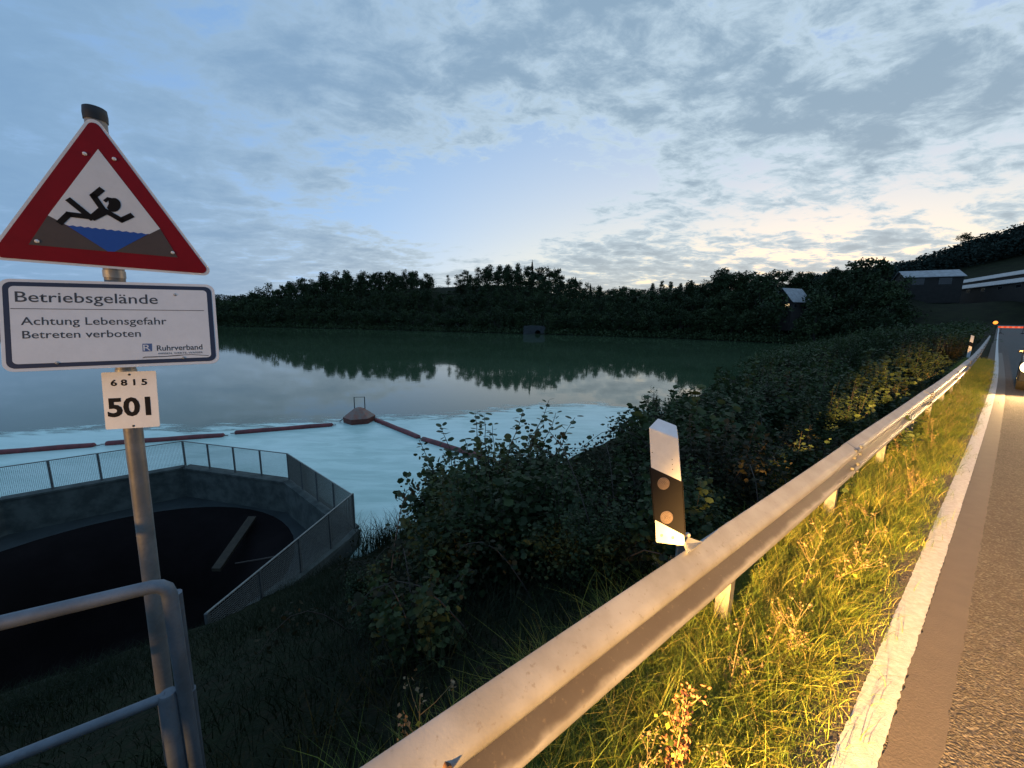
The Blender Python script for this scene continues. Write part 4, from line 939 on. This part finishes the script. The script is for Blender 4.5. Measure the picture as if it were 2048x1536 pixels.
house('long_shed', 'lower long shed with pale roof right below the long barn', 2035, 204, yw, 125, 7, 2.2, 1.6, 0.2, 'roof_pale', 'barn_wall', [('f', -44 + 8 * k, 1.0, 2, 1.0) for k in range(12)], ridge_row=556)

# ------------------------------------------------------------------ oncoming car at the right edge, barrier and lamps
car_s = 16.6
C0 = rp(car_s, 0, 0); fwd = -DV; lft = NV        # it drives towards the camera
tcar = thing('parked_car', rp(car_s + 2, -1.0, 0), 'dark oncoming car with a glowing headlight at the right edge', 'car')
cq = lambda l, w, h: C0 + DV * l + NV * (w - 1.10) + np.array((0, 0, h))
side = [(0.02, .28), (-.02, .55), (0.08, .78), (.35, .86), (1.15, .98), (1.75, 1.40), (2.3, 1.47), (3.2, 1.43), (3.9, 1.05), (4.25, .98), (4.35, .6), (4.28, .28)]
mb = MB(); V = []
for w_, ins in ((-0.88, 0.05), (-0.78, 0.0), (0.78, 0.0), (0.88, 0.05)):
    for l, h in side: V.append(cq(l + (ins if l < 2 else -ins), w_ * (0.80 if h > 1.1 else 1), h))
ns = len(side); mb.add(V, [(k * ns + i, k * ns + (i + 1) % ns, (k + 1) * ns + (i + 1) % ns, (k + 1) * ns + i) for k in range(3) for i in range(ns)] + [tuple(range(ns)), tuple(range(4 * ns - 1, 3 * ns - 1, -1))])
mb.build('body', 'car_paint', tcar, bevel=0.03)
MB().prism([cq(1.20, -0.62, 1.02), cq(1.20, 0.62, 1.02), cq(1.72, 0.55, 1.385), cq(1.72, -0.55, 1.385)], DV * -0.02 + np.array((0, 0, 0.015))).build('windscreen', 'glass_dark', tcar)
for sg in (-1, 1):
    MB().prism([cq(1.45, sg * 0.80, 1.02), cq(3.6, sg * 0.80, 1.06), cq(3.15, sg * 0.72, 1.38), cq(1.85, sg * 0.72, 1.38)], NV * 0.03 * sg).build('side_window', 'glass_dark', tcar)
    for l in (0.85, 3.5):
        c = cq(l, sg * 0.80, 0.31); w_ = MB().tube([c - NV * 0.1, c - NV * 0.09, c + NV * 0.09, c + NV * 0.1], [0.28, 0.31, 0.31, 0.28], 20).build('wheel', 'tyre', tcar)
        MB().tube([c - NV * 0.102, c + NV * 0.102], 0.19, 16).build('rim', 'chrome', w_)
    c = cq(-0.005, sg * 0.74, 0.66)
    MB().tube([c + DV * 0.10, c + DV * 0.02, c - DV * 0.012, c - DV * 0.02], [0.16, 0.16, 0.14, 0.05], 18).build('headlight', 'lamp_warm', tcar)
    MB().box(cq(1.35, sg * 0.93, 1.02), (0.10, 0.12, 0.10), DV, NV).build('wing_mirror', 'car_paint', tcar, bevel=0.03)
MB().box(cq(-0.015, 0, 0.55), (0.03, 0.9, 0.16), DV, NV).build('grille', 'dark_steel', tcar, bevel=0.01)
MB().box(cq(-0.035, 0, 0.38), (0.02, 0.52, 0.11), DV, NV).build('licence_plate', 'plate_white', tcar)
for sg in (-1, 1):
    a_ = cq(-0.06, sg * 0.74, 0.66); spot('car_headlight_beam', a_, a_ - DV * 8 + np.array((0, 0, -1.0)) + NV * 0.35, 900, 70, 0.8, (1.0, 0.60, 0.24), 0.1)
BS = 95
tbr = thing('road_barrier', rp(BS, -1.0, 0), 'red and white barrier board with painted-in glow across the far end of the road', 'barrier')
for z_, h_ in ((0.95, 0.26),):
    for k in range(9):
        MB().box(rp(BS, 0.15 - 0.26 * k, z_), (0.04, 0.255, h_), DV, NV).build('board_stripe', 'barrier_red_glow' if k % 2 == 0 else 'barrier_pale_glow', tbr)
for p_ in (-0.05, -2.1): MB().box(rp(BS + 0.05, p_, 0.5), (0.05, 0.06, 1.1), DV, NV).build('leg', 'dark_steel', tbr); MB().box(rp(BS + 0.05, p_, 0.06), (0.7, 0.3, 0.12), DV, NV).build('foot', 'black_rubber', tbr, bevel=0.02)
tl = thing('warning_lamp', rp(BS - 3, 0.62, -0.05), 'amber warning lamp on a short pole at the far end of the guardrail', 'lamp')
MB().tube([rp(BS - 3, 0.62, -0.1), rp(BS - 3, 0.62, 1.5)], 0.03, 8).build('pole', 'dark_steel', tl)
c = rp(BS - 3, 0.62, 1.66)
MB().tube([c + DV * 0.06, c - DV * 0.05, c - DV * 0.08], [0.24, 0.24, 0.14], 18).build('lens', 'lamp_amber', tl)
MB().tube([c + DV * 0.10, c + DV * 0.05], [0.20, 0.27], 18).build('housing', 'black_rubber', tl)

# ------------------------------------------------------------------ vegetation of the near bank
OUT = np.array([(240, 1440), (420, 1350), (560, 1290), (600, 1200), (640, 1150), (700, 1125), (755, 1095), (800, 1010), (835, 950), (870, 905), (905, 885), (980, 865), (1040, 885), (1100, 850), (1135, 925), (1195, 918), (1240, 840), (1290, 775), (1340, 785), (1400, 780), (1450, 735),
  (1500, 715), (1570, 712), (1640, 695), (1680, 662), (1760, 655), (1850, 655), (1925, 662), (1960, 690), (1985, 700), (2100, 720)], float)
def outline(x): return float(np.interp(x, OUT[:, 0], OUT[:, 1]))
def shrub_proto(seed, h=2.0, w=0.95, leaves=2600, size=0.075, mat='shrub_leaf', stems=9, kind='diamond'):
    rg = np.random.default_rng(seed); P, T_ = [], []; mb = MB()
    for i in range(stems):
        a_ = rg.uniform(0, 2 * math.pi); lean = rg.uniform(0.1, 0.75) * w; hh = h * rg.uniform(0.6, 1.0)
        pts = [np.array((lean * t_ ** 1.3 * math.cos(a_), lean * t_ ** 1.3 * math.sin(a_), -0.25 + (hh + .25) * t_)) for t_ in np.linspace(0, 1, 6)]
        mb.tube(pts, [0.016 * (1 - 0.8 * k / 5) for k in range(6)], 4, cap=False)
        m = leaves // stems; t_ = rg.uniform(0.12, 1, m) ** 0.8
        c = np.stack([lean * t_ ** 1.3 * math.cos(a_), lean * t_ ** 1.3 * math.sin(a_), hh * t_], 1)
        P.append(c + rg.normal(size=(m, 3)) * (0.05 + 0.26 * (1 - t_ * 0.85))[:, None] * np.array((1, 1, 0.8)) * h / 2); T_.append(np.clip(rg.normal(0.45, 0.2, m) + rg.uniform(-0.2, 0.2), 0, 1))
    for i in range(6):      # upright sprays standing clear of the mass
        a_ = rg.uniform(0, 6.28); r_ = rg.uniform(0.1, 0.7) * w; hh = h * rg.uniform(1.0, 1.28); tip = np.array((r_ * math.cos(a_), r_ * math.sin(a_), hh)); b0 = tip * np.array((0.75, 0.75, 0.45))
        mb.tube([b0, (b0 + tip) / 2 + rg.normal(size=3) * 0.02, tip], [0.006, 0.004, 0.002], 4, cap=False)
        t_ = np.linspace(0.1, 1.02, 26); P.append(b0 + (tip - b0) * t_[:, None] + rg.normal(size=(26, 3)) * 0.035); T_.append(np.full(26, rg.uniform(0.3, 0.8)))
    P = np.concatenate(P); P[:, 2] = np.maximum(P[:, 2], 0.02)
    cm = cloud_mesh('foliage', P, size, rg, mat, np.concatenate(T_), shape=kind)
    so = mb.build('stems', 'twig'); sm_ = so.data; bpy.data.objects.remove(so)
    return cm, sm_, h
SHR = [shrub_proto(100 + i, 2.0, 0.9 + 0.1 * (i % 3), (3600, 2400, 1700, 2800, 2000)[i], (0.062, 0.085, 0.115, 0.075, 0.10)[i], 'shrub_leaf', 9, ('diamond', 'round', 'round', 'diamond', 'round')[i]) for i in range(5)] + [shrub_proto(110, 1.8, 1.0, 2200, 0.08, 'rust_leaf'), shrub_proto(111, 2.2, 0.8, 2400, 0.075, 'rust_leaf')]
def place_shrub(pr, x, y, h, label, group, wide=1.0):
    z = float(ground(x, y)) - 0.03; t = thing('shrub', (x, y, z), label, 'shrub', group)
    t.rotation_euler = (0, 0, random.uniform(0, 6.28)); k = h / pr[2]; t.scale = (k * wide, k * wide, k)
    link('foliage', pr[0], t, 'stuff'); link('stems', pr[1], t, 'stuff'); return t
cnt = 0
def try_shrub(s, p, frac, hcap, label, group, rust=0.25, hmin=0.35):
    global cnt
    q = rp(s, p); x, y = q[0], q[1]; z = float(ground(x, y)) - 0.03
    if z < WATER - 0.1 or in_poly(np.array([x]), np.array([y]), [cen + (np.array(o_) - cen) * 1.12 for o_ in OCT])[0]: return
    fwd_ = (np.array((x, y, z)) - EYE) @ _fw
    if fwd_ < 0.6: return
    px, py = proj((x, y, z)); 
    if px > 2400 or px < -300: return
    dist = math.hypot(x, y)
    w = 0.5 * 770 / fwd_ * 1.0
    yt = max(outline(px), outline(px - w * 0.7), outline(px + w * 0.7))
    ztop = CAMZ + dist * tanel(px, yt)
    h = (ztop - z) * frac * 0.9
    if h < hmin: return
    h = min(h, hcap)
    pr = random.choice(SHR[5:]) if random.random() < rust else random.choice(SHR[:5])
    if pr[0].materials[0].name == 'rust_leaf': label = label.replace('dark leafy shrub', 'brownish withering shrub').replace('dark bush', 'brownish bush')
    place_shrub(pr, x, y, h, label, group, wide=min(1.5, max(0.75, 1.25 * 1.6 / max(h, 0.9)))); cnt += 1
G1 = ('dark leafy shrub in the thicket between guardrail and lake', 'shrubs of the near thicket')
for p, f_, cap, st in ((1.35, 0.8, 0.62, 0.55), (1.9, 0.85, 0.9, 0.65), (2.5, 0.9, 1.2, 0.7), (3.3, 0.95, 1.5, 0.8), (4.4, 0.97, 1.9, 0.9), (6.0, 0.97, 2.2, 1.0), (7.6, 0.95, 2.3, 1.2)):
    s = 1.9 if p < 2 else 0.2
    while s < 15:
        try_shrub(s + random.uniform(-.3, .3), p + random.uniform(-.4, .4), f_ * random.uniform(0.78, 1.03), cap, *G1, rust=0.15); s += st * random.uniform(0.8, 1.2)
G2 = ('dark bush further along the overgrown lake bank', 'bushes further along the bank')
for p, f_, cap, st in ((2.2, 0.85, 2.2, 2.0), (4.5, 0.98, 3.4, 2.3), (7.5, 1.0, 4.0, 2.6), (11, 1.0, 4.5, 3.0), (15, 1.0, 5, 3.4), (20, 1.0, 6, 4), (27, 1.0, 7, 6)):
    s = 15
    while s < 130 - p:
        try_shrub(s + random.uniform(-.5, .5), p + float(0) + random.uniform(-.6, .6), f_ * random.uniform(0.8, 1.02), cap, *G2, rust=0.2); s += st * random.uniform(0.8, 1.2) * (1 + s / 30)

# the big round-leaved bush in front of the algae, its outer leaves one by one
hz_ = rp(3.35, 5.1); gz0 = float(ground(hz_[0], hz_[1]))
th_ = thing('hazel_bush', (hz_[0], hz_[1], gz0), 'big bush with round leaves, shoots outlined against the turquoise water', 'bush')
rgh = np.random.default_rng(77); shoots = []
SH = [(790, 985), (812, 950), (838, 880), (852, 930), (880, 850), (905, 900), (950, 825), (968, 830), (985, 850), (1000, 900), (1047, 820), (1075, 850), (1098, 800), (1112, 825), (1150, 835), (1130, 890), (1020, 880), (930, 880), (870, 960), (1175, 900), (1060, 905), (905, 960)]
mbst = MB(); LP, LA = [], []
for i, (x, y) in enumerate(SH):
    Yd = hz_[1] + rgh.uniform(-0.7, 0.7); tip = atY(x, y, Yd); base_ = np.array((hz_[0] + rgh.normal() * 0.3, hz_[1] + rgh.normal() * 0.3, gz0 - 0.1))
    base_[:2] = base_[:2] * 0.6 + tip[:2] * 0.4; base_[2] = float(ground(base_[0], base_[1])) - 0.05
    pts = [base_ + (tip - base_) * k + np.array((0, 0, 0.10 * math.sin(math.pi * k))) + (rgh.normal(size=3) * 0.02 if 0 < k < 1 else 0) for k in np.linspace(0, 1, 9)]
    mbst.tube(pts, [0.016 - 0.0015 * k for k in range(9)], 5, cap=False)
    L = np.linalg.norm(tip - base_); d_ = (tip - base_) / L; m = int(L * 0.62 / 0.046)
    for k in range(m):
        f_ = 1 - 0.62 * k / m; i0 = min(7, int(f_ * 8)); c = pts[i0] + (pts[i0 + 1] - pts[i0]) * (f_ * 8 - i0)
        w = k * 2.4 + rgh.uniform(-.4, .4); sd_ = np.array((math.cos(w), math.sin(w), 0.25)); off = sd_ * rgh.uniform(0.05, 0.085 + 0.08 * (1 - f_))
        LP.append(c + off); LA.append(off / np.linalg.norm(off) + np.array((0, 0, rgh.uniform(-.5, .25))))
mbst.build('stems', 'twig', th_, kind='stuff')
LP, LA = np.array(LP), np.array(LA); sel = np.argsort(-LP[:, 2] + rgh.uniform(0, 0.25, len(LP)))[:290]; selm = np.zeros(len(LP), bool); selm[sel] = True
leaf_me = []
for v_ in range(4):
    V = []; n8 = 10
    for k in range(n8):
        w = 2 * math.pi * k / n8; rx, ry = 0.5 * math.cos(w), 0.43 * math.sin(w) * (1.0 + 0.12 * math.cos(w)); V.append((rx + (0.08 if k == 0 else 0), ry, 0.10 * abs(ry) + 0.06 * rx * rx * (-1) ** v_))
    V.append((0, 0, -0.02)); leaf_me.append(mesh_np('leaf', np.array(V), [(k, (k + 1) % n8, n8) for k in range(n8)], 'hazel_leaf', np.full(11, (0.2, 0.4, 0.55, 0.8)[v_])))
for k in sel:
    a_ = LA[k] / np.linalg.norm(LA[k]); b_ = np.cross((0, 0, 1), a_) + rgh.normal(size=3) * 0.35; b_ -= a_ * (b_ @ a_); b_ /= np.linalg.norm(b_); c_ = np.cross(a_, b_); s_ = rgh.uniform(0.075, 0.118)
    o = link('leaf', leaf_me[int(rgh.integers(4))], th_); p_ = LP[k] - ORG[th_.name]
    o.matrix_local = Matrix(((a_[0] * s_, b_[0] * s_, c_[0] * s_, p_[0]), (a_[1] * s_, b_[1] * s_, c_[1] * s_, p_[1]), (a_[2] * s_, b_[2] * s_, c_[2] * s_, p_[2]), (0, 0, 0, 1)))
rest = LP[~selm]; inner = []
for x, y in SH:
    for k in range(55):
        yy = y + 25 + (1150 - y) * rgh.uniform(0, 1) ** 0.8; xx = x + rgh.normal() * (8 + (yy - y) * 0.14); q_ = atY(xx, yy, hz_[1] + rgh.uniform(-0.7, 0.7))
        if q_[2] > float(ground(q_[0], q_[1])) and xx > 800 - (yy - 990) * 0.02: inner.append(q_)
allp = np.concatenate([rest, np.array(inner)]) - ORG[th_.name]
link('foliage', cloud_mesh('foliage', allp, 0.095, rgh, 'hazel_leaf', rgh.uniform(0, 1, len(allp)), shape='round'), th_, kind='stuff')

# ------------------------------------------------------------------ grasses
def blades(P, H, Wd, lean, rg, mat, name, tint, seg=3):
    n = len(P); a_ = rg.uniform(0, 2 * math.pi, n); d_ = np.stack([np.cos(a_), np.sin(a_), np.zeros(n)], 1); w_ = np.stack([-np.sin(a_), np.cos(a_), np.zeros(n)], 1)
    rot = rg.uniform(0, 2 * math.pi, n); w_ = np.stack([np.cos(rot), np.sin(rot), np.zeros(n)], 1); rows = []
    for k in range(seg + 1):
        t_ = k / seg; c = P + d_ * (H * lean * t_ ** 2)[:, None] + np.array((0, 0, 1.0)) * (H * (t_ - 0.35 * np.minimum(lean, 1.4) * t_ ** 2))[:, None]
        ww = (Wd * (1 - t_) ** 0.7)[:, None] * w_
        rows += [c - ww, c + ww] if k < seg else [c]
    V = np.stack(rows, 1); k = V.shape[1]; f_ = []
    for i in range(seg - 1): f_ += [(2 * i, 2 * i + 1, 2 * i + 3), (2 * i, 2 * i + 3, 2 * i + 2)]
    f_.append((2 * seg - 2, 2 * seg - 1, 2 * seg))
    Fs = (np.array(f_)[None] + (np.arange(n) * k)[:, None, None]).reshape(-1, 3)
    return mesh_np(name, V.reshape(-1, 3), Fs, mat, np.repeat(np.clip(tint, 0, 1), k))
def xy_grid(n, s0, s1, p0, p1, rg, pw=1.0):
    s = s0 + (s1 - s0) * rg.uniform(0, 1, n) ** pw; p = rg.uniform(p0, p1, n)
    q = DV[None] * s[:, None] + NV[None] * (p + bend(s))[:, None]; return q[:, 0], q[:, 1], s, p
rg = np.random.default_rng(31)
# lit verge between the edge line and the thicket, in uneven tufts
tuft = 5200; tx_, ty_, ts_, tp_ = xy_grid(tuft, -0.8, 30, 0.27, 1.12, rg, 1.5)
edge = 0.305 + 0.035 * np.sin(ts_ * 2.3) + 0.03 * np.sin(ts_ * 5.1 + 1)
ok = tp_ > edge; tx_, ty_, tp_, ts_ = tx_[ok], ty_[ok], tp_[ok], ts_[ok]
per = 46; n = len(tx_) * per; sc_ = 0.045 + 0.03 * rg.uniform(size=len(tx_))
x = np.repeat(tx_, per) + rg.normal(size=n) * np.repeat(sc_, per); y = np.repeat(ty_, per) + rg.normal(size=n) * np.repeat(sc_, per)
hp = 0.12 + 0.17 * np.clip((tp_ - 0.31) / 0.26, 0, 1) * rg.uniform(0.25, 1.25, len(tx_)); H = np.repeat(hp, per) * rg.uniform(0.5, 1.25, n)
Pn = np.stack([x, y, ground(x, y) + np.where(np.repeat(tp_, per) < 0.47, 0.04, 0.0)], 1)
ln = np.repeat(rg.uniform(0.3, 1.2, len(tx_)), per) * rg.uniform(0.5, 1.4, n)
ti = np.repeat(rg.normal(0.42, 0.22, len(tx_)), per) + rg.normal(0, 0.16, n) + (rg.uniform(size=n) > 0.93) * 0.45
tag(link('verge_grass', blades(Pn, H, rg.uniform(0.0010, 0.0024, n), ln, rg, 'verge_leaf', 'verge_grass', ti), kind='stuff'), 'tufty green and yellow grass of the verge under the guardrail', 'grass')
# broad-leaved ground cover mixed into the verge
n = 6500; x, y, s_, p_ = xy_grid(n, -0.5, 16, 0.42, 0.98, rg, 1.3); P = np.stack([x, y, ground(x, y) + rg.uniform(0.01, 0.13, n)], 1)
keep = (np.sin(x * 3.1 + 1) * np.sin(y * 2.7) + rg.normal(0, .4, n)) > 0.25
tag(link('ground_cover', cloud_mesh('ground_cover', P[keep], 0.032, rg, 'verge_leaf', rg.uniform(0.0, 0.62, keep.sum()), shape='round', up_bias=1.5), kind='stuff'), 'small leafy ground cover between the verge grass tufts', 'ground cover')
# rough dark grass over the whole bank
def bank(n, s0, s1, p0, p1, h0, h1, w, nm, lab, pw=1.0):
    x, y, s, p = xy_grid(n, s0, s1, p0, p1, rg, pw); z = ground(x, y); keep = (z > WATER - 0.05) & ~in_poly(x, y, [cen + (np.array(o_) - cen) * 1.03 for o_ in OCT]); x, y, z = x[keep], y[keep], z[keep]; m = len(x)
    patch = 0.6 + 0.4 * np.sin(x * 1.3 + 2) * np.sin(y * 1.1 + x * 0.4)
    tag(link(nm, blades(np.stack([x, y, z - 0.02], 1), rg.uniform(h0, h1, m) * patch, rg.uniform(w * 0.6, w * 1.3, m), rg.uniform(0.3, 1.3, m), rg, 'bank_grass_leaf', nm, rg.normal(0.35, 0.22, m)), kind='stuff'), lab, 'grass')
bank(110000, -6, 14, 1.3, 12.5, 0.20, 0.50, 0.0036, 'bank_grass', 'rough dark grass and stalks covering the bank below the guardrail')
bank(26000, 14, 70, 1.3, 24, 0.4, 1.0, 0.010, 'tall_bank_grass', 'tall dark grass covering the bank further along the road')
# brambles low on the slope: arching canes with small leaves
P, T_ = [], []; mb = MB()
for k in range(130):
    q = rp(rg.uniform(0.6, 5.5), rg.uniform(1.5, 8.5)); z = float(ground(q[0], q[1]))
    if z < WATER or in_poly(np.array([q[0]]), np.array([q[1]]), OCT)[0]: continue
    px, py = proj((q[0], q[1], z + 0.5)) if (np.array((q[0], q[1], z)) - EYE) @ _fw > 0.5 else (0, 0)
    if py < outline(px) + 10: continue
    w = rg.uniform(0, 6.28); L = rg.uniform(0.5, 1.3); pts = [np.array((q[0] + L * t_ * math.cos(w), q[1] + L * t_ * math.sin(w), z - 0.05 + 0.75 * L * math.sin(t_ * 2.3))) for t_ in np.linspace(0, 1, 7)]
    mb.tube(pts, [0.006 - 0.0006 * i for i in range(7)], 4, cap=False)
    for t_ in rg.uniform(0.12, 1, 60): i0 = int(t_ * 5.99); P.append(pts[i0] + (pts[i0 + 1] - pts[i0]) * (t_ * 6 - i0) + rg.normal(size=3) * 0.05); T_.append(rg.uniform(0, 0.8))
tbm = thing('bramble_thicket', rp(2.5, 5, -3), 'tangled low brambles on the dark slope below the guardrail', 'brambles')
mb.build('canes', 'twig', tbm, kind='stuff'); P = np.array(P) - ORG[tbm.name]
link('foliage', cloud_mesh('foliage', P, 0.036, rg, 'rust_leaf', np.array(T_), shape='round'), tbm, kind='stuff')
# reeds at the waterline left of the round-leaved bush
n = 420; cx_ = np.array([at(770 + rg.normal() * 40, 1085, WATER + 0.2)[:2] for _ in range(n)]) + rg.normal(size=(n, 2)) * 0.30
Pn = np.stack([cx_[:, 0], cx_[:, 1], np.maximum(ground(cx_[:, 0], cx_[:, 1]), WATER - 0.1)], 1)
tag(link('reeds', blades(Pn, rg.uniform(0.5, 1.35, n), rg.uniform(0.007, 0.014, n), rg.uniform(0.05, 0.8, n), rg, 'reed_leaf', 'reeds', rg.uniform(0, 0.8, n), 4), kind='stuff'), 'dark reeds at the waterline between basin and bush', 'reeds')

# dry weeds standing in the lit verge
def weed_proto(seed, h=0.55, bloom='dry_bloom', nb=9):
    rg_ = np.random.default_rng(seed); mb = MB(); tips = []
    lx, ly = rg_.normal(size=2) * 0.12
    main = [np.array((lx * t_ ** 1.5, ly * t_ ** 1.5, h * t_)) for t_ in np.linspace(0, 1, 7)]; mb.tube(main, [0.0034 - 0.0003 * i for i in range(7)], 5, cap=False)
    for k in range(nb):
        i0 = int(rg_.integers(2, 7)); w = rg_.uniform(0, 6.28); L = rg_.uniform(0.06, 0.20) * (9 / nb); e = main[i0] + np.array((math.cos(w) * L * 0.6, math.sin(w) * L * 0.6, L * 0.8)); mb.tube([main[i0], (main[i0] + e) / 2 + (0, 0, -0.01), e], [0.0018, 0.0014, 0.001], 4, cap=False); tips.append(e)
    tips.append(main[-1]); so = mb.build('stem', 'dry_stalk'); sme = so.data; bpy.data.objects.remove(so)
    P = np.concatenate([t_ + rg_.normal(size=(9, 3)) * np.array((0.010, 0.010, 0.022)) for t_ in tips])
    bl = cloud_mesh('flower_head', P, 0.016, rg_, bloom, np.zeros(len(P)))
    t_ = rg_.uniform(0.05, 0.8, 26); Pl = np.stack([lx * t_ ** 1.5, ly * t_ ** 1.5, h * t_], 1) + rg_.normal(size=(26, 3)) * 0.03
    lf = cloud_mesh('leaves', Pl, 0.028, rg_, 'verge_leaf', rg_.uniform(0.3, 1, 26))
    return sme, bl, lf, h
WP = [weed_proto(200 + i, 0.42 + 0.1 * i) for i in range(4)]
for k in range(46):
    s = random.uniform(0.3, 13.5) if k > 9 else random.uniform(0.6, 3.2); p = random.uniform(0.42, 0.62) if k % 5 or k < 12 else random.uniform(0.9, 1.3); q = rp(s, p); pr = WP[k % 4]
    t = thing('weed', (q[0], q[1], float(ground(q[0], q[1])) - 0.01), 'dry straw coloured weed stalk standing in the verge grass', 'weed', 'dry weeds of the verge')
    kk = random.uniform(0.55, 1.05) * (0.75 if p < 0.73 else 1.0); t.scale = (kk,) * 3; t.rotation_euler = (random.uniform(-.25, .25), random.uniform(-.25, .25), random.uniform(0, 6.28))
    link('stem', pr[0], t); link('flower_head', pr[1], t, 'stuff'); link('leaves', pr[2], t, 'stuff')
material('dock_bloom', (0.26, 0.10, 0.045), 0.8, 0.4, 60)
pr = weed_proto(230, 0.46, 'dock_bloom', 26); q = at(1345, 1530, 0.12)
t = thing('dock_plant', (q[0], q[1], float(ground(q[0], q[1]))), 'reddish brown dried dock stalk at the near end of the verge', 'dock plant')
link('stem', pr[0], t); link('flower_head', pr[1], t, 'stuff'); link('leaves', pr[2], t, 'stuff')
print('shrubs', cnt, 'trees', sum(1 for o in bpy.data.objects if o.get('category') == 'tree'), 'tris', sum(len(m.polygons) for m in bpy.data.meshes))
